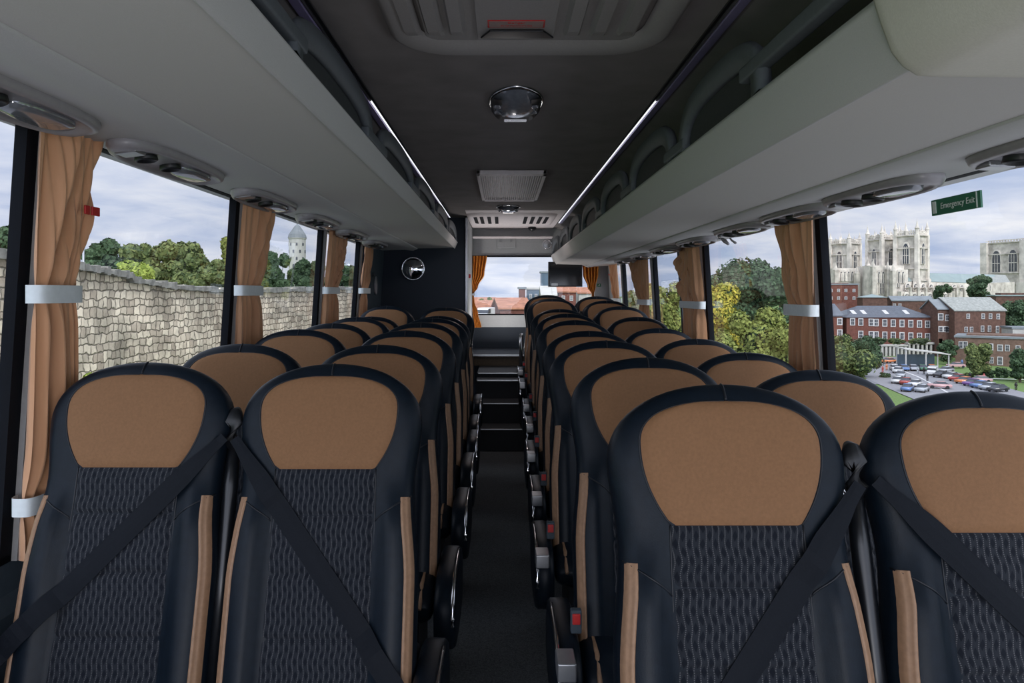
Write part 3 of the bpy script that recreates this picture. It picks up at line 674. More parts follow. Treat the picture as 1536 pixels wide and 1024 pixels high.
def SP(x, t, n):                              # seat-back point: across, down from the top, out of the front face
    return Vector((x, -t*SR_-n*CR+.0, TOPZ-t*CR+n*SR_))
meshes = {}
def shell():
    m = MB(); NA = 56; rows = []
    ts = [.15*(1-math.cos(PI/2*k/14)) for k in range(1, 15)]+[.15+.63*k/28 for k in range(1, 29)]
    ts[0] = .0012
    for t in ts:
        w = wS(t); row = []
        for k in range(NA):
            an = 2*PI*k/NA; c_, s_ = math.cos(an), math.sin(an); x = w*math.copysign(abs(c_)**EX, c_)
            if s_ >= 0: n = TS(t)*abs(s_)**EX+bol(x, t)*min(1, abs(s_)**EX*1.3)
            else: n = -TS(t)*.9*abs(s_)**EX
            row.append(SP(x, t, n))
        rows.append(row)
    m.grid(rows, closeu=True); m.f.append(tuple(range(NA))[::-1]); L0 = (len(ts)-1)*NA; m.f.append(tuple(L0+k for k in range(NA))); m.mi += [0, 0]
    return m
def patch(xl, xr, ta, tb, nu, nv, off, uv=True, edge=.006, tt=None):
    rows = []; uvs = []
    for i in range(nv+1):
        t = lerp(ta, tb, i/nv) if tt is None else tt(i/nv)
        a, b = xl(t), xr(t); row = []
        for j in range(nu+1):
            u = j/nu; x = lerp(a, b, u)
            ed = min((x-a), (b-x), abs(t-ta)+.0015, abs(tb-t)+.0015)
            q = 1-math.exp(-max(0, ed)/edge)
            row.append(SP(x, t, nF(x, t)-.0015+off(x, t, u)*q)); uvs.append((x, t))
        rows.append(row)
    m = MB().grid(rows); m.uvs = uvs; return m
def set_uv(o, uvs):
    me = o.data; ul = me.uv_layers.new(name='UVMap')
    for l in me.loops: ul.data[l.index].uv = uvs[l.vertex_index]
def panel_hw(t):                              # half width of the tan head panel
    d = t-.036
    if d < .085: return max(.004, .170*(1-(1-d/.085)**2.5)**(1/2.5)) if d > 0 else .004
    return .170-.051*((t-.115)/.147)**2.2 if t > .115 else .170
def mesh_of(key, fn, *a, **k):
    if key not in meshes: meshes[key] = fn()
    return meshes[key]
def inst(name, key, fn, m, parent, smooth=True, bevel=0):
    if key not in meshes:
        r = fn(); o = r.build(name, m, parent, smooth=smooth, bevel=bevel)
        if hasattr(r, 'uvs'): set_uv(o, r.uvs)
        meshes[key] = o.data; return o
    o = bpy.data.objects.new(name, meshes[key]); COL.objects.link(o); o.parent = parent
    if bevel: q = o.modifiers.new('b', 'BEVEL'); q.width = bevel; q.segments = 2; q.limit_method = 'ANGLE'; q.angle_limit = .6; o.modifiers.new('w', 'WEIGHTED_NORMAL')
    return o
def insert_off(x, t, u):
    c = .009
    for tc_ in (.368, .50, .64): c -= .008*math.exp(-((t-tc_)/.006)**2)
    return c
def stitch():
    m = MB()
    def ln(pts, r=.0016): m.tube(pts, r, 5)
    ln([SP(0, t, nF(0, t)+.0002) for t in [.001+.033*k/10 for k in range(11)]], .0028)
    ts = [.036+.226*(k/40)**1.6 for k in range(41)]
    for s_ in (-1, 1):
        ln([SP(s_*panel_hw(t), t, nF(panel_hw(t), t)) for t in ts])
        ln([SP(s_*x, t, nF(x, t)) for x, t in [(lerp(.121, .206, k/10), lerp(.385, .325, (k/10)**.8)) for k in range(11)]], .0022)
        ln([SP(s_*lerp(.121, .128, k/30), lerp(.262, .77, k/30), nF(.125, lerp(.262, .77, k/30))) for k in range(31)], .002)
    return m
def stripe(s_):
    def f():
        return patch(lambda t: (wS(t)-.028) if s_ > 0 else -(wS(t)-.005), lambda t: (wS(t)-.005) if s_ > 0 else -(wS(t)-.028), .327, .775, 8, 32,
                     lambda x, t, u: .0045+.003*abs(math.sin(u*2*PI)), edge=.002)
    return f
def cushion():
    m = MB(); rows = []; n = 32
    for t, yy in [(0, .0), (.02, .05), (.2, .09), (.5, .1), (.8, .09), (.96, .06), (1, .0)]:
        pass
    NA = 40
    for k in range(13):
        v = k/12; y = -.40+.44*v; r = (1-abs(2*v-1)**6)**.5 if 0 < v < 1 else .25
        row = []
        for j in range(NA):
            an = 2*PI*j/NA; c_, s_ = math.cos(an), math.sin(an)
            x = .222*(.94+.06*r)*math.copysign(abs(c_)**.45, c_); z = .062*max(.35, r)*math.copysign(abs(s_)**.55, s_)
            if s_ > 0: z += .02*sm(.12, .17, abs(x))*r
            row.append(Vector((x, y, .315+z)))
        rows.append([p-Vector((0, 0, .06)) for p in row])
    m.grid(rows, closeu=True); m.f.append(tuple(range(NA))); m.f.append(tuple(12*NA+j for j in range(NA))); m.mi += [0, 0]
    return m
def cush_pad():
    rows = []; uvs = []
    for i in range(12):
        for_y = lerp(-.38, .0, i/11); row = []
        for j in range(9):
            x = lerp(-.12, .12, j/8); e = min(.12-abs(x), .02)/.02
            row.append(Vector((x, for_y, .321+.006*min(1, e)))); uvs.append((x, for_y))
        rows.append(row)
    m = MB().grid(rows); m.uvs = uvs; return m
def belt_path(x0, t0, x1, t1, w=.024, n=40):
    rows = []
    d = Vector((x1-x0, t1-t0)).normalized(); pr = Vector((-d.y, d.x))
    w0 = w
    for k in range(n+1):
        q = k/n; w = w0*(.5+.5*sm(0, .22, q)); cx = lerp(x0, x1, q); ct = lerp(t0, t1, q)
        nn = max(nF(max(-.2, min(.2, cx+pr.x*w*e)), ct+pr.y*w*e) for e in (-1, 0, 1))
        nn = max(nn, .045)+.012
        rows.append([SP(cx+pr.x*w*e, ct+pr.y*w*e, nn+(.0015 if abs(e) < .9 else 0)) for e in (-1, -.9, -.3, -.25, .25, .3, .9, 1)]+[SP(cx+pr.x*w*e, ct+pr.y*w*e, nn-.002) for e in (1, -1)])
    return MB().grid(rows, closeu=True)
def make_seat(label, aisle, side, belt=None, post=False):
    # side = +1: column right of the aisle.  a = direction of the aisle in x
    a = -side
    r = empty('coach_seat', (0, 0, 0), label, 'seat', 'black and tan coach seats')
    inst('backrest', 'shell', shell, M['leather'], r)
    inst('head_panel', 'head', lambda: patch(lambda t: -panel_hw(t), lambda t: panel_hw(t), .036, .262, 26, 40, lambda x, t, u: .0075, tt=lambda q: .036+.226*q**1.6), M['tan'], r)
    inst('woven_insert', 'insert', lambda: patch(lambda t: -lerp(.121, .128, (t-.262)/.45), lambda t: lerp(.121, .128, (t-.262)/.45), .262, .775, 24, 120, insert_off), M['fabric'], r)
    inst('side_stripe', 'strL', stripe(-1), M['stripe'], r); inst('side_stripe', 'strR', stripe(1), M['stripe'], r)
    inst('seams', 'stitch', stitch, M['seam'], r)
    c = inst('cushion', 'cush', cushion, M['leather'], r)
    inst('cushion_insert', 'cpad', cush_pad, M['fabric'], c)
    for s_ in (-1, 1):
        inst('cushion_stripe', 'cst%d' % s_, lambda s_=s_: MB().tube([(s_*.185, y, .323-.05*sm(-.34, -.41, y)) for y in [-.41+.4*k/12 for k in range(13)]], .006, 6), M['stripe'], c)
    inst('pedestal', 'ped', lambda: MB().box((-.17, -.30, -1), (.17, -.02, 0)), M['black'], r, smooth=False, bevel=0).location.z = .22
    if aisle:
        def shield():
            m = MB(); x0, x1 = (.226, .292); sec = []
            out = []
            for k in range(36):
                an = 2*PI*k/36; out.append((-.20+.235*math.copysign(abs(math.cos(an))**.6, math.cos(an)), .235+.115*math.copysign(abs(math.sin(an))**.75, math.sin(an))))
            rows = []
            for x, s_ in ((x0, .9), (x0+.006, .98), (x0+.02, 1), (x1-.012, .99), (x1-.003, .94), (x1, .8)):
                rows.append([Vector((a*x, -.20+(y+.20)*s_, .235+(z-.235)*s_)) for y, z in out])
            m.grid(rows, closeu=True); m.f.append(tuple(range(36))); m.f.append(tuple(range(5*36, 6*36))); m.mi += [0, 0]; return m
        inst('side_shield', 'shield%d' % a, shield, M['leather'], r)
        def chrome():
            m = MB(); pts = []
            for k in range(17):
                an = PI*(1.0-k/16*.55); pts.append((a*.284, -.20+.238*math.copysign(abs(math.cos(an))**.6, math.cos(an)), .235+.118*abs(math.sin(an))**.75*(1 if math.sin(an) > 0 else -1)))
            m.tube(pts, .006, 8); return m
        inst('chrome_trim', 'chr%d' % a, chrome, M['chrome'], r)
        def arm():
            m = MB(); m.tube([(a*.235, .02, .56), (a*.236, -.06, .565), (a*.238, -.20, .53), (a*.238, -.215, .53)], [.018, .022, .022, .014], 12); return m
        if side > 0:
            inst('seat_tray', 'tray', lambda: MB().box((-.290, -.44, .30), (-.245, -.36, .345)), M['alu'], r, smooth=False, bevel=.004)
    # buckle
    bx = a*.232 if aisle else a*.236
    if aisle and side > 0:
        b1 = inst('buckle', 'buck%d' % a, lambda: MB().box((bx-.014, -.30, .35), (bx+.014, -.278, .41)), M['side_panel'], r, smooth=False, bevel=.004)
        inst('buckle_button', 'bb%d' % a, lambda: MB().box((bx-.010, -.304, .375), (bx+.010, -.298, .402)), M['red'], b1, smooth=False, bevel=.002)
    if post:
        px = side*.243
        def pst():
            m = MB(); m.tube([SP(px, t, .005) for t in (.19, .3, .5, .78)], [.016, .018, .018, .018], 10)
            return m
        def hd():
            m = MB(); m.tube([SP(px, t, nn) for t, nn in ((.115, .0), (.125, .012), (.15, .022), (.19, .02), (.215, .008))], [.010, .020, .025, .023, .012], 12, flat=.85); return m
        inst('belt_post', 'post%d' % side, pst, M['gloss_black'], r); inst('belt_guide', 'hd%d' % side, hd, M['black'], r)
        inst('guide_clip', 'clip%d' % side, lambda: MB().tube([SP(px-side*.026, .19, .02), SP(px-side*.034, .20, .03), SP(px-side*.030, .215, .035)], .006, 8), M['chrome'], r)
    if belt:
        o = belt_path(*belt).build('seat_belt', M['belt'], r, smooth=False); 
    return r
ax = 321; rows_R = [1+.482*k for k in range(9)]
hR = [-137, -143, -139, -137, -117, -102, -89, -31, -10]; hW = [-147, -170, -174, -166, -152, -119, -74, -44, -19]
rows_L = [1.30, 1.765, 2.25, 2.71, 3.15, 3.55, 4.02]
hL = [-138, -136, -125, -118, -116, -119, -82]; hV = [-135, -134, -121, -121, -112, -122, -74]
protos = {}
def seat_at(x, h, z, aisle, side, label, floor_h, belt=None, post=False):
    key = (aisle, side, post)
    if belt is None and key in protos: r = tree_copy(protos[key], label)
    else:
        r = make_seat(label, aisle, side, belt, post)
        if belt is None: protos[key] = r
    r.location = Q(x, h, z)-Vector((0, 0, TOPZ))
    for c in r.children:
        if c.name.startswith('pedestal'): c.scale.z = max(.05, .22+r.location.z-(CZ+floor_h*U))
    return r
rown = ['front', 'second', 'third', 'fourth', 'fifth', 'sixth', 'seventh', 'eighth', 'rearmost']
for k in range(9):
    fh = FL+120 if k >= 7 else FL
    xa = [323, 318, 304, 316, 318, 333, 334, 327, 329][k]; xw = [693, 692, 709, 706, 684, 666, 637, 637, 658][k]
    seat_at(xa, hR[k], rows_R[k], True, 1, 'black coach seat with tan head panel, right of the aisle, %s row%s' % (rown[k], ', belt across it' if k == 0 else ''), fh, belt=(.232, .19, -.19, .74) if k == 0 else None, post=True)
    seat_at(max(xw, xa+356), hW[k], rows_R[k], False, 1, 'black coach seat with tan head panel, beside the right windows, %s row%s' % (rown[k], ', belt across it' if k == 0 else ''), fh, belt=(-.226, .17, .21, .62) if k == 0 else None)
rown = rown[:6]+['rearmost']
for k in range(7):
    fh = FL+95 if k >= 6 else FL
    xa = [322, 324, 322, 325, 325, 335, 335][k]; xw = [682, 665, 672, 668, 655, 675, 672][k]
    seat_at(-xa, hL[k], rows_L[k], True, -1, 'black coach seat with tan head panel, left of the aisle, %s row%s' % (rown[k], ', belt across it' if k == 0 else ''), fh, belt=(-.226, .19, .19, .735) if k == 0 else None, post=True)
    seat_at(-max(xw, xa+356), hV[k], rows_L[k], False, -1, 'black coach seat with tan head panel, beside the left windows, %s row%s' % (rown[k], ', belt across it' if k == 0 else ''), fh, belt=(.225, .19, -.245, .69) if k == 0 else None)

# ================================================================== LIGHTS IN THE COACH
def lamp(loc, e, size, col=(1, .95, .9), rot=(0, 0, 0)):
    l = bpy.data.lights.new('dome_and_fill_lamp', 'AREA'); l.shape = 'DISK'; l.size = size; l.energy = e; l.color = col
    o = bpy.data.objects.new('dome_and_fill_lamp', l); COL.objects.link(o); o.location = loc; o.rotation_euler = rot; return o
lamp(Q(41, cz-50, 4.33), 3.0, .12, (1, .86, .84))
# added unseen fill lights: rear one brightens the ceiling, front one the rack undersides
lamp(Q(20, -420, 5.4), 7.0, .25, (1, .93, .9), (PI*1.0, 0, 0))
lamp((0, -.75, .55), 10, .6, (1, .97, .94), (math.radians(140), 0, 0))
#OUTSIDE
# ================================================================== OUTSIDE: ground
GZ = -18.0
def gh(X, Y):
    # pavement beside the coach on the left, drop to the town on the right, hill under the minster
    base = -1.2
    k = sm(5, 42, X-max(0, 0))
    town = lerp(base, GZ, k)
    hill = sm(215, 400, Y)*sm(20, 80, X)
    z = lerp(town, -1.0, hill)
    if X <= 5: z = base-sm(60, 160, Y)*8
    else: z = lerp(z, min(z, base-8), sm(60, 160, Y)*(1-k))
    return z
xs = sorted(set([-300, -200, -120, -80, -50, -30, -20, -14, -10, -7.5, -5.3, -3, 0, 3, 5]+[5+1.6*k for k in range(1, 26)]+[50+8*k for k in range(60)]))
ys = [-30, -15, 0]+[4*k for k in range(1, 30)]+[120+8*k for k in range(50)]+[540, 600, 700]
gm = MB().grid([[Vector((x, y, gh(x, y)-.02)) for x in xs] for y in ys]); nx1 = len(xs)-1
for i in range(len(gm.mi)):
    cx_ = xs[i % nx1]; cy_ = ys[i//nx1]
    if -5.5 <= cx_ < 30 and cy_ < 60: gm.mi[i] = 1
struct(gm.build('ground', [M['grass'], M['pavement']], smooth=True))
def strip_on_ground(name, pl, w, m, dz=.05, zf=None):
    mb = MB(); L_ = []; 
    for i, (X, Y) in enumerate(pl):
        d = Vector((pl[min(i+1, len(pl)-1)][0]-pl[max(i-1, 0)][0], pl[min(i+1, len(pl)-1)][1]-pl[max(i-1, 0)][1], 0)).normalized(); n = Vector((-d.y, d.x, 0))*w/2
        row = [Vector((X, Y, 0))+n*e for e in (-1, -.5, 0, .5, 1)]
        for p in row: p.z = (gh(p.x, p.y) if zf is None else zf)+dz
        L_.append(row)
    mb.grid(L_); o = mb.build(name, m); return o
struct(strip_on_ground('street', [(-2.1, y) for y in range(-20, 80, 4)], 6.2, M['tarmac'], .03))
def G(px, py):                         # point of the town floor seen at this place
    Z = (CZ-GZ)*F/(py-441); return (px-753)*Z/F, Z
def resample(pl, n=8):
    out = []
    for i in range(len(pl)-1):
        for k in range(n): out.append((lerp(pl[i][0], pl[i+1][0], k/n), lerp(pl[i][1], pl[i+1][1], k/n)))
    return out+[pl[-1]]
struct(strip_on_ground('road', resample([G(1295, 535), G(1325, 548), G(1365, 560), G(1400, 575), G(1450, 592), G(1520, 615), G(1640, 650)]), 24, M['tarmac'], .10))
struct(strip_on_ground('square', resample([G(1255, 566), G(1330, 566), G(1420, 566)]), 26, M['tarmac'], .06))
struct(strip_on_ground('road_marking', resample([G(1352, 556), G(1378, 566), G(1405, 580), G(1440, 600)]), .5, M['road_line'], .14))
struct(strip_on_ground('lawn_edge', resample([G(1478, 569), G(1560, 571)]), 1.4, M['white_frame'], .25))
# ------------------------------------------------------------------ trees
def tree(cx, cy, zb, zt, rx, kind, label, group, seed, leaf=.35, n=2600, name='tree', trunk=True, base=.18, ry=None):
    n = int(n*2.8); leaf = leaf*.55; rnd = np.random.default_rng(seed); H = zt-zb; ry = ry or rx
    nb = 34
    cen = []; rad = []
    for k in range(nb):
        a = rnd.uniform(0, 2*PI); q = rnd.uniform(.0, .80); hh = rnd.uniform(base+.10, .90)
        env = math.sqrt(max(.12, 1-((hh-.5)/.56)**2))
        cen.append((rx*q*env*math.cos(a), ry*q*env*math.sin(a), H*hh)); k_ = rnd.uniform(.24, .44); rad.append((rx*k_*(.4+.6*env), min(H*.2, max(rx*k_*.8, H*.07))))
    cen = np.array(cen); rad = np.array(rad)
    idx = rnd.integers(0, nb, n); d = rnd.normal(size=(n, 3)); d /= np.linalg.norm(d, axis=1)[:, None]
    n_ = n; rr_ = rnd.uniform(.70, 1.08, n)[:, None]
    P0 = cen[idx]+d*rr_*np.stack([rad[idx, 0], rad[idx, 0]*ry/rx, rad[idx, 1]], 1)
    nrm = d+rnd.normal(size=(n, 3))*.45; nrm /= np.linalg.norm(nrm, axis=1)[:, None]
    t1 = np.cross(nrm, rnd.normal(size=(n, 3))); t1 /= np.linalg.norm(t1, axis=1)[:, None]; t2 = np.cross(nrm, t1)
    s = (leaf*rnd.uniform(.5, 1.1, n))[:, None]
    V = np.stack([P0-t1*s-t2*s*.55, P0+t1*s-t2*s*.7, P0+t1*s*1.0+t2*s*.6, P0-t1*s*.8+t2*s*.7], 1).reshape(-1, 3)
    me = bpy.data.meshes.new('foliage'); me.from_pydata(V.tolist(), [], np.arange(4*n).reshape(-1, 4).tolist()); me.materials.append(M[kind])
    r = empty(name, (cx, cy, zb), label, 'tree' if name == 'tree' else 'bush', group)
    o = bpy.data.objects.new('foliage', me); COL.objects.link(o); o.parent = r
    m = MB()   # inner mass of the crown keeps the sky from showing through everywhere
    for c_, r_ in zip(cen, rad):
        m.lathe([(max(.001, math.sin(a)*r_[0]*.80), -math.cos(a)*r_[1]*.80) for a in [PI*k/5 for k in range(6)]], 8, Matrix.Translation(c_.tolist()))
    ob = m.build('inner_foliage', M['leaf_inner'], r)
    if trunk:
        m = MB(); m.tube([(0, 0, -.3), (0, 0, H*.25), (rx*.05, 0, H*.6)], [rx*.07+.05, rx*.055+.04, rx*.02+.02], 7)
        for k in range(4):
            c_ = cen[k]; m.tube([(0, 0, H*.2), tuple(c_*.6+np.array([0, 0, H*.08])), tuple(c_)], [rx*.03+.02, rx*.02+.01, .01], 5)
        m.build('trunk', M['bark'], r)
    return r
def tree_px(x0, x1, ytop, Z, kind, label, group, seed, zb=None, **k):
    xc = ((x0+x1)/2-753)*Z/F; rx = (x1-x0)/2*Z/F; zt = CZ+(441-ytop)*Z/F
    if zb is None: zb = gh(xc, Z)
    return tree(xc, Z, zb, zt, rx, kind, label, group, seed, **k)
gl_ = 'trees beyond the old stone wall'
for i, (x0, x1, yt, Z, kd, lab) in enumerate([
    (-90, 38, 318, 34, 'leaf_dark', 'dark green tree at the far left edge behind the wall'),
    (112, 188, 352, 46, 'leaf_dark', 'dark rounded tree just right of the first left curtain'),
    (178, 262, 358, 38, 'leaf_mid', 'broad green tree, left half of the large clump above the wall'),
    (235, 325, 356, 36, 'leaf_mid', 'broad green tree, right half of the large clump above the wall'),
    (165, 240, 386, 24, 'leaf_lime', 'small bright yellow-green tree in front of the large clump'),
    (280, 352, 385, 30, 'leaf_mid', 'low darker tree at the foot of the clump near the second curtain'),
    (318, 372, 352, 44, 'leaf_olive', 'paler loose tree beside the second left pillar'),
    (378, 436, 361, 50, 'leaf_dark', 'dark tree between the second curtain and the round tower'),
    (432, 492, 386, 52, 'leaf_dark', 'dark low tree in front of the round tower'),
    (484, 560, 400, 60, 'leaf_dark', 'dark tree in the fourth left window beyond the wall')]):
    tree_px(x0, x1, yt, Z, kd, lab, gl_, 10+i, zb=-1.4, leaf=.0052*Z+.05, n=6500, base=.15)
tree_px(112, 168, 548, 10.9, 'leaf_lime', 'bright green bush at the foot of the stone wall', 'bushes at the foot of the wall', 40, zb=-1.25, leaf=.07, n=2500, name='bush', trunk=False, base=-.1)
tree_px(-130, 20, 655, 9, 'leaf_lime', 'low green bush below the wall at the left edge', 'bushes at the foot of the wall', 41, zb=-1.25, leaf=.07, n=2500, name='bush', trunk=False, base=-.1)
# lamp post in front of the wall
tag(MB().tube([P(125, 441+2.6*1100/24, 24), P(125, 352, 24)], .035, 8).build('lamp_post', M['alu'], smooth=True), 'thin grey pole rising behind the stone wall beside the first left curtain', 'pole')
# ------------------------------------------------------------------ stone wall
rnd = random.Random(5)
ctl = [(-420, 6.5, 350), (-150, 9.3, 372), (0, 11, 384), (60, 11.9, 392), (113, 12.8, 402), (186, 14.6, 415), (190, 14.7, 421), (260, 16.4, 432), (346, 19.5, 438), (420, 23, 436), (500, 29, 433), (560, 36, 434), (620, 48, 436), (690, 80, 438)]
rows_b, rows_t, uvb = [], [], []
pts = []
for i in range(len(ctl)-1):
    n = 14
    for k in range(n):
        t = k/n; a, b = ctl[i], ctl[i+1]
        A = P(a[0], a[2], a[1]); B = P(b[0], b[2], b[1]); pts.append(A.lerp(B, t))
L_ = 0; top = []; 
for i, p in enumerate(pts):
    if i: L_ += (Vector((p.x, p.y))-Vector((pts[i-1].x, pts[i-1].y))).length
    top.append((p, L_))
m = MB(); rows = []; uv = []
for p, l in top:
    j = rnd.uniform(-.05, .05); zt = p.z+j
    r_ = [Vector((p.x, p.y, -1.6)), Vector((p.x, p.y, 0)), Vector((p.x, p.y, zt)), Vector((p.x-.05, p.y+.15, zt+.06)), Vector((p.x-.3, p.y+.55, zt+.03)), Vector((p.x-.3, p.y+.6, -1.6))]
    rows.append(r_); uv += [(l, -1.6), (l, 0), (l, zt), (l, zt+.1), (l, zt+.6), (l, 3)]
m.grid(rows)
w_o = m.build('stone_wall', M['rubble']); set_uv(w_o, uv)
tag(w_o, 'old pale rubble stone city wall running along the left windows', 'wall')
m = MB()
for i in range(0, len(top)-1):
    p, l = top[i]; q, l2 = top[i+1]; seg = (q-p); nst = max(1, int(seg.length/.3))
    for k in range(nst):
        c_ = p+seg*((k+.5)/nst); hx = seg.length/nst*.5; hz = rnd.uniform(.03, .09)
        a = math.atan2(seg.y, seg.x); M4 = Matrix.Translation(c_+Vector((-.1, .12, hz*.4))) @ Matrix.Rotation(a, 4, 'Z') @ Matrix.Rotation(rnd.uniform(-.08, .08), 4, 'Y')
        m.box((-hx, -.22, -hz), (hx, .25, hz), M4=M4)
c_ = m.build('coping_stones', M['coping'], w_o, bevel=.02)
# ------------------------------------------------------------------ round tower
Z = 150; cx, zc0 = (446-753)*Z/F, CZ
t = empty('round_tower', (cx, Z, -4), 'white round tower with a grey bell-shaped roof above the left trees', 'tower')
R_ = 12.5*Z/F; z_e = CZ+(441-359)*Z/F+4; z_t = CZ+(441-336)*Z/F+4
MB().lathe([(R_, -2), (R_, z_e), (R_*1.08, z_e+.1), (R_*1.08, z_e+.4)], 16).build('wall', M['white_plaster'], t)
MB().lathe([(R_*1.12, z_e+.3), (R_*1.0, z_e+1.0), (R_*.72, lerp(z_e, z_t, .55)), (R_*.35, lerp(z_e, z_t, .85)), (.1, z_t), (.04, z_t+2.2)], 16).build('roof', M['lead'], t)
for lv in range(5):
    for k in range(8):
        a = -PI/2+(k-3.5)*PI/8; M4 = Matrix.Rotation(a, 4, 'Z') @ Matrix.Translation((R_, 0, z_e-1-lv*1.45))
        if (lv+k) % 2 == 0: MB().box((-.05, -.17, -.35), (.03, .17, .25), M4=M4).build('window', M['pane_dark'], t)
# ------------------------------------------------------------------ right: houses
def house(name, label, px0, px1, Z0, Z1, yb, ye, yr, m_wall, m_roof, wins, depth=9, group='brick buildings of the town', cat='building', win_arch=False, roof='gable', chim=0, par=False):
    A = Vector(((px0-753)*Z0/F, Z0, 0)); B = Vector(((px1-753)*Z1/F, Z1, 0)); Z = (Z0+Z1)/2
    d = (B-A); L = d.length; d.normalize(); back = Vector((-d.y, d.x, 0)); 
    if back.y < 0: back = -back
    zb = CZ+(441-yb)*Z/F; ze = CZ+(441-ye)*Z/F; zr = CZ+(441-yr)*Z/F
    org = A.copy(); org.z = zb; r = empty(name, org, label, cat, group)
    def W(u, v, z): return A+d*u+back*v+Vector((0, 0, z))-org
    def bx(mb, u0, u1, v0, v1, z0, z1, mi=0):
        vs = [W(u, v, z) for z in (z0, z1) for v in (v0, v1) for u in (u0, u1)]
        mb.add(vs, [(0,1,3,2),(4,5,7,6),(0,1,5,4),(2,3,7,6),(0,2,6,4),(1,3,7,5)], mi); return mb
    bx(MB(), 0, L, 0, depth, zb-3, ze).build('wall', M[m_wall], r)
    if roof == 'gable':
        m = MB(); o = .35
        pr = [(-o, ze-.1), (depth/2, zr), (depth+o, ze-.1), (depth+o, ze+.2), (depth/2, zr+.3), (-o, ze+.2)]
        m.grid([[W(u, v, z) for v, z in pr] for u in (-o, L+o)], closeu=True); m.f += [tuple(range(6)), tuple(range(6, 12))]; m.mi += [0, 0]
        m.build('roof', M[m_roof], r)
        m = MB(); m.prism([W(.02, .1, ze-.1), W(.02, depth/2, zr), W(.02, depth-.1, ze-.1)], d*(L-.04)); m.build('gable', M[m_wall], r)
    elif roof == 'hip':
        m = MB(); o = .4; c0, c1 = min(depth/2, L/2-.1), L-min(depth/2, L/2-.1)
        vs = [W(-o, -o, ze), W(L+o, -o, ze), W(L+o, depth+o, ze), W(-o, depth+o, ze), W(c0, depth/2, zr), W(c1, depth/2, zr)]
        m.add(vs, [(0,1,5,4),(1,2,5),(2,3,4,5),(3,0,4),(3,2,1,0)]); m.build('roof', M[m_roof], r)
    else:
        m = bx(MB(), -.3, L+.3, -.3, depth+.3, ze, ze+.5); m.build('roof', M[m_roof], r)
        if zr > ze+.6: bx(MB(), L*.1, L*.9, depth*.2, depth*.8, ze+.5, zr).build('roof_box', M[m_wall], r)
    for k in range(chim):
        u = L*(k+.5)/chim; bx(MB(), u-.6, u+.6, depth/2-.4, depth/2+.4, (ze+zr)/2, zr+1.3).build('chimney', M[m_wall], r)
    for (wx_, wy, wpx, hpx) in wins:      # pixel centre and pixel size in the photograph
        fu = (wx_-px0)/(px1-px0); u = max(.8, min(L-.8, fu*L)); Zw = lerp(Z0, Z1, fu); zc_ = CZ+(441-wy)*Zw/F; ww = wpx*Zw/F*.62; wh = hpx*Zw/F*.74; fw = .19*wpx*Zw/F
        m = MB(); bx(m, u-ww/2-fw, u+ww/2+fw, -.12, .05, zc_-wh/2-fw*.8, zc_+wh/2+fw*.8)
        f = m.build('window', M['white_frame'], r)
        m = MB()
        for (ua, ub) in ((u-ww/2, u-.05), (u+.05, u+ww/2)):
            for (za, zb_) in ((zc_-wh/2, zc_-.06), (zc_+.06, zc_+wh/2)): bx(m, ua, ub, -.17, -.10, za, zb_)
        m.build('pane', M['pane_dark'], f)
    return r, W, L, ze, zr, bx
# long terrace and its neighbours
T1 = house('terraced_house', 'long red brick terrace with slate roof and two rows of ten white windows', 1270, 1399, 228, 228, 536, 476, 459, 'brick_red', 'slate',
   [(x, 482.3+(x-1279)*.035, 7.6, 12) for x in (1278.7, 1291, 1306.5, 1314, 1327, 1339.6, 1352.7, 1366, 1379, 1391)]+[(x, 501+(x-1279)*.035, 7.6, 12) for x in (1291, 1306.5, 1314, 1327, 1339.6, 1352.7, 1366, 1379, 1391)], depth=13, roof='hip')
r, W_, L_, ze, zr, bx_ = T1
bx_(MB(), L_*.34, L_*.99, -.2, 0, GZ, GZ+3.4).build('shop_window', M['pane_dark'], r)
for u in (.42, .52, .62, .72, .85):
    pass
for k, u in enumerate((.10, .22, .48, .72)):
    m = MB(); m.add([W_(L_*u+a_, 1.6+b_*2.2, lerp(ze, zr, (1.9+b_*2.2)/6.9)+.12) for a_, b_ in ((0, 0), (1.3, 0), (1.3, 1), (0, 1))]+[W_(L_*u+a_, 1.6+b_*2.2, lerp(ze, zr, (1.9+b_*2.2)/6.9)-.1) for a_, b_ in ((0, 0), (1.3, 0), (1.3, 1), (0, 1))], [(0,1,2,3),(4,5,6,7),(0,1,5,4),(1,2,6,5),(2,3,7,6),(3,0,4,7)])
    m.build('skylight', M['white_frame'], r)
m = MB()
for k in range(7): bx_(m, L_*(.37+.045*k)-.35, L_*(.37+.045*k)+.35, -2.4, -1.8, GZ, GZ+3.2)
bx_(m, L_*.35, L_*.66, -2.6, .1, GZ+3.2, GZ+3.7); m.build('portico', M['white_plaster'], r)
m = MB()
for k in range(6): bx_(m, L_*(.69+.05*k)-.3, L_*(.69+.05*k)+.3, -2.0, -1.4, GZ, GZ+3.8)
bx_(m, L_*.67, L_*.99, -2.2, .1, GZ+3.8, GZ+4.4); m.build('shopfront', M['white_plaster'], r)
for k in range(5): bx_(MB(), L_*(.39+.045*k), L_*(.41+.045*k), -.12, 0, GZ, GZ+3.6).build('door', M['pane_dark'], r)
T2 = house('terraced_house', 'short red brick terrace wing with slate roof beside the black window pillar', 1190, 1264, 228, 228, 536, 474, 457, 'brick_red', 'slate',
   [(x, y, 8, 11) for x in (1234, 1245.5, 1259.5) for y in (482, 499)]+[(1207, 482, 8, 11), (1220, 482, 8, 11)], depth=13)
r, W_, L_, ze, zr, bx_ = T2
m = MB()
for k in range(6): bx_(m, L_*(.5+.08*k)-.3, L_*(.5+.08*k)+.3, -2.0, -1.4, GZ, GZ+3.8)
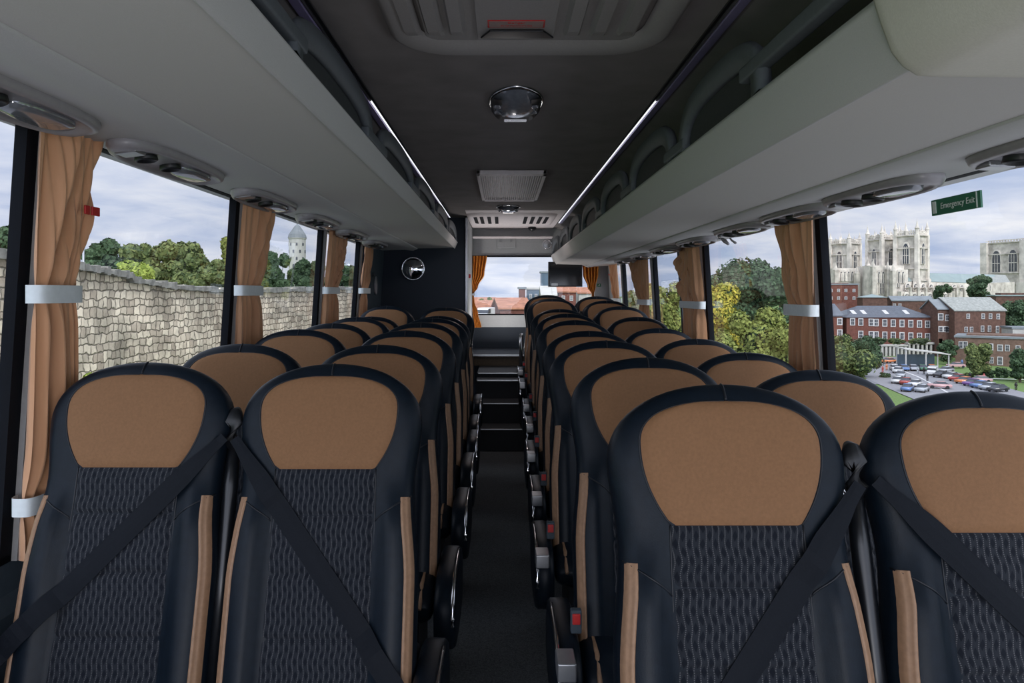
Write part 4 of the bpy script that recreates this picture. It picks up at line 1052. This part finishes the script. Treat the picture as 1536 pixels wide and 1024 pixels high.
bx_(m, L_*.47, L_*.99, -2.2, .1, GZ+3.8, GZ+4.4); m.build('shopfront', M['white_plaster'], r)
house('brick_block', 'flat-roofed red brick block below the left minster tower', 1180, 1287, 294, 290, 470, 427, 424, 'brick_red', 'lead',
   [(x, y, 4, 5) for x in (1236, 1247, 1258, 1269, 1281) for y in (435.5, 447)], depth=14, roof='flat')
house('brick_block', 'dark brown brick block right of the long terrace', 1407, 1425, 224, 224, 545, 464, 450, 'brick_brown', 'lead',
   [(1407.5, 475, 8, 11), (1429, 476.5, 7, 10), (1407.5, 493.5, 7, 9), (1418, 493.5, 7, 9), (1429, 494, 6, 9), (1404, 511, 5, 7), (1409, 511, 5, 7)], depth=9)
house('brick_block', 'brown brick hall with pale stone-slate roof and small arched windows', 1432, 1508, 221, 221, 545, 466, 447, 'brick_brown', 'stone_slate',
   [(1474.5, 474, 5, 9), (1485.5, 474, 5, 9), (1497, 474.5, 5, 9), (1452, 474, 5, 8), (1473.5, 493, 5, 11), (1484, 493, 5, 11), (1496, 494, 5, 12), (1449, 494, 5, 9), (1457, 494, 5, 9)], depth=15)
house('brick_block', 'two-storey tan brick building with dark flat roof at the right of the square', 1433, 1600, 202, 188, 549, 508, 503, 'brick_tan', 'lead',
   [(1442, 517, 6, 12), (1449, 517, 6, 12), (1488, 520, 8, 10.5), (1503, 521.5, 7, 10.5), (1514, 521.7, 6, 10.5), (1530, 522.5, 6, 10), (1546, 523, 6, 10), (1490, 540, 5, 11), (1503, 541, 7, 14)], depth=15, roof='flat')
house('garden_pavilion', 'pale flat-roofed garden pavilion at the right edge behind the tan building', 1519, 1566, 208, 206, 512, 493, 491, 'white_plaster', 'lead', [], depth=8, roof='flat')
house('long_shed', 'long brick shed with a pale metal roof at the right edge below the minster', 1494, 1600, 270, 262, 470, 444, 439, 'brick_brown', 'copper', [], depth=14, roof='flat')
house('brick_block', 'low brown row with lead roof in front of the minster nave', 1338, 1400, 276, 272, 470, 451, 445, 'brick_brown', 'lead', [(1330, 457, 4, 4), (1350, 457, 4, 4)], depth=10)
house('market_hall', 'low teal canopied hall in front of the minster west front', 1294, 1331, 274, 272, 465, 446, 441, 'brick_brown', 'copper', [], depth=9, roof='hip')
# canopy on the square
X0, Z0_ = G(1358, 553)
cv = empty('market_canopy', (X0, Z0_, GZ), 'long white sloping market canopy on posts in front of the terrace', 'canopy')
m = MB(); m.add([Vector(p) for p in ((0, 0, 4.9), (10.5, -2, 3.7), (10.5, 3.5, 3.9), (0, 5, 5.2), (0, 0, 5.15), (10.5, -2, 3.95), (10.5, 3.5, 4.15), (0, 5, 5.45))], [(0,1,2,3),(4,5,6,7),(0,1,5,4),(1,2,6,5),(2,3,7,6),(3,0,4,7)])
m.build('roof', M['white_plaster'], cv)
for x, y, z in ((.3, .3, 4.9), (5, -.5, 4.3), (10.2, -1.6, 3.8), (.3, 4.6, 5.2), (10.2, 3.2, 3.9)): MB().box((x-.12, y-.12, 0), (x+.12, y+.12, z)).build('post', M['white_frame'], cv)
MB().box((.3, 4.2, 0), (10, 4.4, 3.4)).build('back_panel', M['glass_blue'], cv)

# ------------------------------------------------------------------ minster
mn = empty('minster', P(1400, 455, 420), 'huge pale stone gothic minster with square pinnacled towers on the skyline', 'cathedral')
mo = Vector(mn.location)
def stone(name, mb, m='minster'): o = mb.build(name, M[m], mn); return place_child(o, mn)
def lancet(M4, w, h, n=7):                       # pointed arch outline in the x-z plane, base at 0
    hw = w/2; sp_ = h*.62; pts = [(-hw, 0), (-hw, sp_)]
    for k in range(1, n): a = k/n; pts.append((-hw*math.cos(a*PI/2)**.8, sp_+(h-sp_)*math.sin(a*PI/2)**1.2))
    pts.append((0, h)); 
    for k in range(n-1, 0, -1): a = k/n; pts.append((hw*math.cos(a*PI/2)**.8, sp_+(h-sp_)*math.sin(a*PI/2)**1.2))
    pts += [(hw, sp_), (hw, 0)]
    return [M4 @ Vector((x, 0, z)) for x, z in pts]
def gwin(parent_face, u, z, w, h, pane_d=.35, hood=True):
    f, nrm = parent_face
    M4 = f @ Matrix.Translation((u, 0, z))
    n3 = (f.to_3x3() @ Vector((0, -1, 0)))
    mb = MB(); mb.prism(lancet(M4 @ Matrix.Translation((0, 0, -.3)), w+1.1, h+1.3), n3*.55); fo = stone('window_surround', mb, 'minster_pale')
    mb = MB(); mb.prism([p+n3*.5 for p in lancet(M4, w, h)], n3*.2); po = mb.build('pane', M['pane_dark'], fo); place_child(po, mn)
    mb = MB()
    for k in range(1, 3):
        x = -w/2+w*k/3; pts_ = [M4 @ Vector((x+a, 0, zz)) for a, zz in ((-.13, 0), (.13, 0), (.13, h*.86), (-.13, h*.86))]
        mb.prism([p+n3*.65 for p in pts_], n3*.2)
    mb.prism([M4 @ Vector((a, 0, zz))+n3*.65 for a, zz in ((-w/2, h*.4), (w/2, h*.4), (w/2, h*.43), (-w/2, h*.43))], n3*.2)
    po = mb.build('mullion', M['minster_pale'], fo); place_child(po, mn)
def tower(px, Z, wpx, ybase, ytop, rot, wy0, wy1, nwin, pin=6.5, ylow=None):
    w = wpx*Z/F; c = P(px, ybase, Z); zb = c.z; zt = CZ+(441-ytop)*Z/F
    R4 = Matrix.Translation((c.x, c.y, 0)) @ Matrix.Rotation(rot, 4, 'Z')
    h2 = w/2
    stone('tower', MB().box((-h2, -h2, zb-6), (h2, h2, zt), M4=R4))
    bw = w*.085
    mb = MB()
    for sx in (-1, 1):
        for sy in (-1, 1):
            mb.box((sx*h2-bw, sy*h2-bw, zb-6), (sx*h2+bw, sy*h2+bw, zt+.5), M4=R4)
            mb.box((sx*h2-bw*1.5, sy*h2-bw*1.5, zb-6), (sx*h2+bw*1.5, sy*h2+bw*1.5, lerp(zb, zt, .35)), M4=R4)
    stone('buttress', mb, 'minster_pale')
    mb = MB()
    for q in (.32, .50, .81, 1.0): zz = lerp(zb, zt, q); mb.box((-h2-.9, -h2-.9, zz-.35), (h2+.9, h2+.9, zz+.35), M4=R4)
    stone('string_course', mb, 'minster')
    for k in range(4):
        F4 = R4 @ Matrix.Rotation(k*PI/2, 4, 'Z') @ Matrix.Translation((0, -h2, 0))
        z0 = CZ+(441-wy1)*Z/F; z1 = CZ+(441-wy0)*Z/F
        nx_ = (F4.to_3x3() @ Vector((0, -1, 0)))
        if nx_.y > .3: continue
        for j in range(nwin):
            u = (j-(nwin-1)/2)*w*.42; gwin((F4, None), u, z0, w*(.26 if nwin == 1 else .2), z1-z0)
        # parapet with open arches
        mb = MB(); zt0 = zt; na = 2 if nwin == 1 else 3
        for j in range(na*4+1):
            u = -h2*.86+2*h2*.86*j/(na*4); hh = 1.6+1.5*abs(math.sin(j*PI/4)) if pin else 1.5
            mb.box((u-.38, -.1, zt0), (u+.38, .5, zt0+hh), M4=F4)
        mb.box((-h2, -.2, zt0+1.3), (h2, .45, zt0+1.8), M4=F4)
        stone('parapet', mb, 'minster_pale')
    if pin:
        for sx in (-1, 0, 1):
            for sy in (-1, 0, 1):
                if sx == 0 and sy == 0: continue
                b_ = 1 if sx and sy else .62
                M4 = R4 @ Matrix.Translation((sx*h2, sy*h2, zt))
                stone('pinnacle', MB().lathe([(bw*1.1*b_, 0), (bw*1.1*b_, pin*.42*b_), (bw*1.4*b_, pin*.45*b_), (bw*.75*b_, pin*.62*b_), (.12, pin*1.0*b_), (.01, pin*1.15*b_)], 8, M4), 'minster_pale')
    return zb, zt
tower(1267.5, 455, 29, 452, 366, .62, 378, 404, 1)
tower(1325, 425, 30, 452, 360, .22, 374, 399, 1, 8)
tower(1367, 410, 31, 452, 354, .62, 366, 396, 1, 8)
tower(1531, 470, 62, 455, 364, .30, 376, 408, 2, 0)
# west front and transept masses
def blk(px0, px1, y0, y1, Z, dep, m='minster_pale', name='wall'):
    a = P(px0, y0, Z); b = P(px1, y1, Z); return stone(name, MB().box((a.x, Z, a.z), (b.x, Z+dep, b.z)), m)
blk(1252, 1310, 456, 402, 420, 20); blk(1308, 1356, 456, 398, 404, 18); blk(1340, 1362, 456, 404, 400, 14)
for px, y0, w_, h_, Z in ((1262, 452, 7, 9, 420), (1275, 452, 6, 10, 420), (1290, 451, 8, 12, 420), (1312, 449, 7, 14, 404), (1322, 450, 8, 17, 404), (1335, 449, 5, 13, 404), (1347, 440, 5.5, 13, 400)):
    p_ = P(px, y0-4, Z); gwin((Matrix.Translation((p_.x, Z, 0)), None), 0, p_.z+2, w_*Z/F*.62, h_*Z/F*1.35)
for k in range(9):
    px = 1256+k*5.6; p_ = P(px, 421, 419.4); gwin((Matrix.Translation((p_.x, 419.8, 0)), None), 0, p_.z, 1.0, 5.2)
for k in range(7):
    px = 1313+k*6; p_ = P(px, 424, 403); gwin((Matrix.Translation((p_.x, 403.8 if px < 1339 else 399.8, 0)), None), 0, p_.z, 1.1, 6.0)
for px, yb_, yt_, Z in ((1301, 456, 398, 416), (1253, 452, 405, 416), (1309, 456, 400, 402), (1331, 456, 404, 402), (1339, 456, 406, 398), (1285, 452, 410, 416)):
    p0_ = P(px, yb_, Z); p1_ = P(px, yt_, Z); stone('buttress', MB().box((p0_.x-1.1, Z-2, p0_.z), (p0_.x+1.1, Z+1, p1_.z)).lathe([(1.6, 0), (.9, 1.6), (.05, 4.5)], 6, Matrix.Translation((p0_.x, Z-.5, p1_.z))))
# nave: clerestory, aisle, copper roof
Zn = 400
a = P(1356, 452, Zn); b = P(1492, 423, Zn+28)
def wall_line(px0, px1, yb0, yt0, yb1, yt1, Z0, Z1, th, m, name):
    p = [P(px0, yb0, Z0), P(px1, yb1, Z1), P(px1, yt1, Z1), P(px0, yt0, Z0)]; return stone(name, MB().prism(p, (0, th, 0)), m)
wall_line(1352, 1500, 456, 421, 456, 425, 400, 432, 10, 'minster_pale', 'wall')
rp = [P(1350, 421, 399), P(1492, 425, 430), P(1492, 412, 440), P(1357, 408, 410)]
stone('nave_roof', MB().prism(rp, (0, 1.0, -.6)), 'copper')
stone('nave_roof', MB().prism([P(1357, 408, 410), P(1492, 412, 440), P(1500, 425, 455), P(1360, 421, 425)], (0, .5, -.6)), 'copper')
wall_line(1352, 1432, 458, 437, 458, 439, 392, 408, 4, 'minster_pale', 'aisle_wall')
for k in range(8):
    px = 1361+k*11.6; Z = 399+k*2.4; p_ = P(px, 434.5+k*.3, Z); gwin((Matrix.Translation((p_.x, Z, 0)), None), 0, p_.z, 1.7, 3.2)
    if k < 6:
        p_ = P(px, 445.5, Z-8.5); gwin((Matrix.Translation((p_.x, Z-7.6, 0)), None), 0, p_.z, 1.7, 1.7)
    p_ = P(px+5.8, 456, Z-9); q_ = P(px+5.8, 430, Z-1)
    stone('flying_buttress', MB().box((p_.x-.5, p_.y, p_.z), (p_.x+.5, p_.y+1.5, p_.z+9)).tube([(p_.x, p_.y+1, p_.z+9), (p_.x, (p_.y+q_.y)/2+1, q_.z-1), (q_.x, q_.y+1.2, q_.z)], .45, 4))
stone('transept_roof', MB().prism([P(1478, 424, 418), P(1516, 424, 430), P(1508, 412, 445), P(1476, 411, 440)], (0, 1, -.6)), 'stone_slate')
wall_line(1478, 1522, 456, 424, 456, 423, 418, 430, 12, 'minster', 'wall')
for px in (1487, 1500, 1510): p_ = P(px, 436, 418); gwin((Matrix.Translation((p_.x, 418+(px-1478)*.27, 0)), None), 0, p_.z, 1.6, 3.4)

# ------------------------------------------------------------------ right trees
gr_ = 'trees on the right of the coach'
for i, (x0, x1, yt, Z, kd, lab, zb, lf, n) in enumerate([
    (1030, 1195, 380, 75, 'leaf_dark', 'large dark rounded tree top behind the yellowing tree', -9, .40, 9000),
    (1150, 1235, 432, 84, 'leaf_dark', 'dark tree half hidden by the near right curtain', -14, .40, 4000),
    (1018, 1126, 406, 36, 'leaf_yellow', 'yellow autumn tree top in the second right window', -6, .19, 9000),
    (1070, 1215, 448, 30, 'leaf_olive', 'yellow-green broad tree left of the near right curtain', -6, .16, 11000),
    (1010, 1120, 470, 25, 'leaf_olive', 'green lower tree in the corner of the second right window', -6, .14, 8000),
    (955, 1035, 415, 48, 'leaf_olive', 'olive tree seen through the third right window', -8, .25, 6000),
    (915, 985, 426, 60, 'leaf_mid', 'green tree seen through the fourth right window', -9, .3, 6000),
    (1215, 1322, 508, 92, 'leaf_mid', 'grey-green street tree at the left of the square', None, .42, 5200),
    (1240, 1292, 498, 150, 'leaf_mid', 'tree in front of the short terrace wing', None, .5, 2600),
    (1262, 1322, 503, 170, 'leaf_dark', 'dark tree in front of the long terrace', None, .5, 2600),
    (1396, 1428, 422, 250, 'leaf_dark', 'slim dark tree rising before the minster nave', -12, .8, 2400),
    (1451, 1489, 410, 300, 'leaf_dark', 'round dark tree covering the end of the nave', -8, .95, 2600),
    (1446, 1487, 512, 168, 'leaf_mid', 'round green street tree before the tan brick building', None, .62, 3600),
    (1508, 1552, 524, 160, 'leaf_dark', 'dark green tree at the right edge before the tan building', None, .6, 3200),
    (1500, 1556, 448, 224, 'leaf_dark', 'dark tree clump at the right edge behind the tan building', -16, .8, 3200),
    (1408, 1436, 508, 200, 'leaf_dark', 'dark ivy-clad tree between the terrace and the tan building', None, .6, 2000)]):
    tree_px(x0, x1, yt, Z, kd, lab, gr_, 163+i, zb=zb, leaf=lf*.8, n=n, base=(.05 if zb is not None and Z < 90 else .12), trunk=True)
gh_ = 'low bushes around the square'
for i, (x0, x1, yt, yb, kd, lab) in enumerate([
    (1318, 1335, 560, 590, 'leaf_dark', 'dark conical bush left of the road'), (1464, 1490, 552, 566, 'leaf_dark', 'dark hedge left of the lawn'),
    (1490, 1515, 552, 566, 'leaf_dark', 'dark hedge above the lawn'), (1515, 1540, 554, 567, 'leaf_dark', 'dark hedge at the right end of the lawn'),
    (1305, 1330, 506, 516, 'leaf_dark', 'hedge along the terrace, left piece'), (1330, 1360, 508, 515, 'leaf_mid', 'hedge along the terrace, middle piece'), (1360, 1398, 508, 515, 'leaf_mid', 'hedge along the terrace, right piece'),
    (1443, 1466, 560, 572, 'leaf_mid', 'green shrub bed beside the parked cars')]):
    X, Zb = G((x0+x1)/2, min(yb, 566) if yb > 520 else 541)
    if yb < 520: zb = CZ+(441-yb)*Zb/F
    else: zb = GZ
    tree((X), Zb, zb, CZ+(441-yt)*Zb/F, (x1-x0)/2*Zb/F, kd, lab, gh_, 100+i, leaf=.4, n=900, name='bush', trunk=False, base=-.1, ry=1.6)

# ------------------------------------------------------------------ cars, people
cols = {'white': (.6, .6, .6), 'red': (.35, .05, .04), 'silver': (.35, .37, .4), 'purple': (.14, .06, .22), 'blue': (.10, .18, .38), 'black': (.02, .02, .025), 'orange': (.55, .17, .05), 'green': (.04, .15, .08), 'pink': (.5, .30, .30)}
for k, c in cols.items(): M['car_'+k] = mat('car_paint_'+k, c, .3, noise=.03, coat=.5)
car_meshes = {}
def car(px, py, rot, colr, label, van=False, gz=None):
    X, Y = G(px, py); r = empty('van' if van else 'car', (X, Y, GZ+.1), label, 'van' if van else 'car', 'parked and passing cars', rot)
    key = (colr, van)
    if key not in car_meshes:
        hh = 1.9 if van else .85
        prof_ = [(-2.15, .35), (-2.2, .75), (-2.0, .9), (-1.0, .95), (1.6, .95), (2.15, .85), (2.15, .35)] if not van else [(-2.4, .35), (-2.4, 1.0), (-1.7, 1.3), (-1.3, 2.0), (2.3, 2.05), (2.35, .4)]
        m = MB(); m.prism([Vector((x, -.88, z)) for x, z in prof_], (0, 1.76, 0)); body = m.build('body', M['car_'+colr], r, bevel=.08)
        m = MB()
        if not van: m.grid([[Vector((x, y, z)) for x, y, z in ((-1.15, -.82*s, .93), (-.45, -.66*s, 1.42), (.9, -.66*s, 1.45), (1.75, -.82*s, .93))] for s in (1, -1)]); m.f += [(0, 1, 2, 3), (4, 5, 6, 7)]; m.mi += [0, 0]
        else: m.box((-1.75, -.895, 1.2), (-.6, .895, 1.75))
        gl = m.build('windows', M['pane_dark'], r)
        m = MB(); 
        if not van: m.box((-.5, -.67, 1.42), (.95, .67, 1.48))
        else: m.box((-1.3, -.8, 2.0), (2.2, .8, 2.1))
        rf = m.build('roof', M['car_'+colr], r, bevel=.03)
        ws = []
        for x in (-1.35, 1.35):
            for y in (-.9, .72): ws.append(MB().lathe([(.0001, 0), (.34, 0), (.34, .18), (.0001, .18)], 14, Matrix.Translation((x, y+.18, .34)) @ Matrix.Rotation(PI/2, 4, 'X')).build('wheel', M['black'], r))
        car_meshes[key] = [('body', body.data), ('windows', gl.data), ('roof', rf.data)]+[('wheel', w.data) for w in ws]
    else:
        for n_, d_ in car_meshes[key]: o = bpy.data.objects.new(n_, d_); COL.objects.link(o); o.parent = r
    return r
for args in [
    (1342, 556, 1.25, 'white', 'white car left in the row before the canopy'), (1356, 556, 1.25, 'blue', 'blue car in the row before the canopy'), (1370, 556, 1.25, 'silver', 'silver car in the row before the canopy'), (1384, 556, 1.25, 'green', 'green car at the canopy, in the row of cars'), (1398, 556, 1.25, 'orange', 'orange car under the canopy front'),
    (1399, 563, .9, 'white', 'white van before the dark car in the square', True), (1411, 566, .6, 'black', 'black car beside the white van'), (1419, 559, .5, 'silver', 'silver car behind the black car'), (1434, 552, .0, 'pink', 'long pale pink car by the tan building'),
    (1427, 568, .5, 'white', 'white car, first in the diagonal row by the lawn'), (1437, 571.5, .4, 'red', 'red car, second in the diagonal row by the lawn'), (1447, 575.5, .4, 'orange', 'orange-red car, third in the diagonal row by the lawn'), (1459, 579, .4, 'purple', 'purple car in the diagonal row by the lawn'), (1471, 582, .4, 'blue', 'dark blue car beyond the purple car'), (1470, 574, -.2, 'pink', 'pinkish car beside the lawn corner'), (1484, 585, .4, 'silver', 'silver car near the lawn corner'), (1497, 588, .4, 'black', 'black car at the end of the diagonal row'),
    (1409, 583, -.4, 'pink', 'pale pink and white car driving down the road'), (1347, 559.5, .9, 'white', 'white car parked at the left kerb, upper'), (1351, 566, 1.0, 'silver', 'silver car parked at the left kerb, middle'), (1346, 575, .9, 'white', 'white car parked at the left kerb, lower'), (1359, 577, .9, 'red', 'red car parked on the left, nearer'), (1373, 580, .8, 'white', 'white car nearer the seats, beside the road'), (1361, 587, .9, 'blue', 'pale blue car lowest above the seat backs'), (1383, 588, .8, 'silver', 'silver car lowest by the road edge'),
    (1311, 551, .6, 'red', 'red car below the street tree'), (1333, 545, .3, 'orange', 'orange car near the portico')]: car(*args)
def person(px, py, c1, label):
    X, Y = G(px, py); m = MB()
    r = empty('person', (X, Y, GZ+.1), label, 'person', 'people walking in the square')
    b_ = MB()
    b_.tube([(-.14, 0, 0), (-.13, .03, .45), (-.09, 0, .88)], [.07, .09, .13], 8).tube([(.16, .1, 0), (.13, -.02, .45), (.09, 0, .88)], [.07, .09, .13], 8)
    b_.tube([(0, 0, .82), (0, 0, 1.1), (0, 0, 1.38), (0, 0, 1.47), (0, 0, 1.52)], [.17, .16, .22, .12, .06], 10)
    b_.tube([(-.22, 0, 1.38), (-.29, .03, 1.1), (-.27, -.08, .85)], [.07, .055, .04], 7).tube([(.22, 0, 1.38), (.29, .03, 1.1), (.27, -.08, .85)], [.07, .055, .04], 7)
    b_.lathe([(.001, 1.48), (.09, 1.53), (.105, 1.62), (.09, 1.70), (.001, 1.74)], 10)
    b_.build('body', M[c1], r, smooth=True)
    return r
for px, py, c1, lab in ((1386, 561.5, 'black', 'person in dark clothes standing near the canopy'), (1377, 561, 'car_silver', 'person in grey clothes near the canopy'), (1391, 572, 'black', 'person in black crossing the road'), (1314, 537, 'black', 'person in black left of the portico'), (1323, 537, 'black', 'person in black in front of the portico'), (1330, 556, 'car_orange', 'person in orange by the dark column of ivy'), (1324, 560, 'car_red', 'person in red by the kerb'), (1443, 549, 'car_blue', 'person in blue by the door of the tan building'), (1524, 586, 'black', 'person in black on the path by the lawn'), (1476, 572, 'car_red', 'person in red on the lawn edge'), (1455, 570, 'black', 'person in black behind the purple car')):
    person(px, py, c1, lab)

# ------------------------------------------------------------------ town behind the rear window
GB = CZ-(480-441)*70/F
def block_px(name, label, px0, px1, y0, y1, Z, dep, m, mr=None, yr=None, wins=()):
    return house(name, label, px0, px1, Z, Z+.5, y1, y0, yr or y0-2, m, mr or m, wins, depth=dep, group='roofs and blocks beyond the rear window', roof='gable' if yr else 'flat')
for a in [('house', 'low house with orange roof at the left of the rear window', 696, 743, 466, 486, 140, 16, 'brick_tan', 'roof_red', 453),
          ('house', 'red brick house with orange roof in the middle of the rear window', 750, 796, 463, 486, 128, 16, 'brick_red', 'roof_red', 449),
          ('house', 'distant tan roofs on the skyline, left', 706, 744, 454, 470, 240, 18, 'brick_tan', 'roof_red', 447),
          ('house', 'distant tan roofs on the skyline, right', 746, 790, 453, 470, 262, 18, 'brick_tan', 'roof_red', 448)]:
    block_px(*a)
gq = 'roofs and blocks beyond the rear window'
house('office_block', 'brick and blue glass office block in the rear window', 779, 788, 190, 190, 482, 433, 431, 'brick_red', 'lead', [], roof='flat', group=gq, depth=8)
house('office_block', 'dark slim tower block left of the monitor', 812, 823, 235, 235, 482, 409, 407, 'glass_blue', 'lead', [], roof='flat', group=gq, depth=6)
house('office_block', 'blue glass frontage beside the brick office block', 791, 811, 192, 192, 482, 434, 432, 'glass_blue', 'white_plaster', [(796, 444, 4, 7), (804, 444, 4, 7)], roof='flat', group=gq, depth=8)
house('house', 'white gabled building below the monitor', 813, 834, 180, 180, 482, 443, 430, 'white_plaster', 'white_plaster', [], group=gq, depth=8)
house('house', 'red brick building below the monitor', 838, 864, 184, 184, 482, 438, 430, 'brick_red', 'roof_red', [(845, 447, 5, 8), (857, 447, 5, 8)], group=gq, depth=8)
house('house', 'cream building with tiled roof right of the monitor', 868, 900, 192, 192, 482, 440, 432, 'white_plaster', 'roof_red', [(875, 450, 4, 8), (888, 450, 4, 8)], group=gq, depth=8)
for i, (px, yt, Z) in enumerate(((735, 444, 190), (748, 446, 185), (722, 446, 195), (760, 446, 190), (775, 447, 188))):
    tree_px(px-8, px+8, yt, Z, 'leaf_olive', 'small round tree on the skyline of the rear window, %s from the left' % ordn[[2, 0, 0, 0, 0][0] if False else sorted([735, 748, 722, 760, 775]).index(px)], 'small trees on the rear skyline', 200+i, zb=-6, leaf=.3, n=900)
v = empty('van', P(728, 481, 118), 'white van seen low in the rear window', 'van'); v.rotation_euler.z = 1.3
MB().prism([Vector((x, -.95, z)) for x, z in ((-2.4, .2), (-2.4, 1.0), (-1.7, 1.3), (-1.2, 2.1), (2.4, 2.15), (2.45, .2))], (0, 1.9, 0)).build('body', M['car_white'], v, bevel=.1)
MB().prism([Vector((x, -.98, z)) for x, z in ((-1.85, 1.25), (-1.25, 1.95), (-.3, 1.95), (-.3, 1.25))], (0, 1.96, 0)).build('windows', M['pane_dark'], v)
for x in (-1.5, 1.5):
    for y in (-.98, .8): MB().lathe([(.0001, 0), (.36, 0), (.36, .18), (.0001, .18)], 14, Matrix.Translation((x, y+.18, .2)) @ Matrix.Rotation(PI/2, 4, 'X')).build('wheel', M['black'], v)
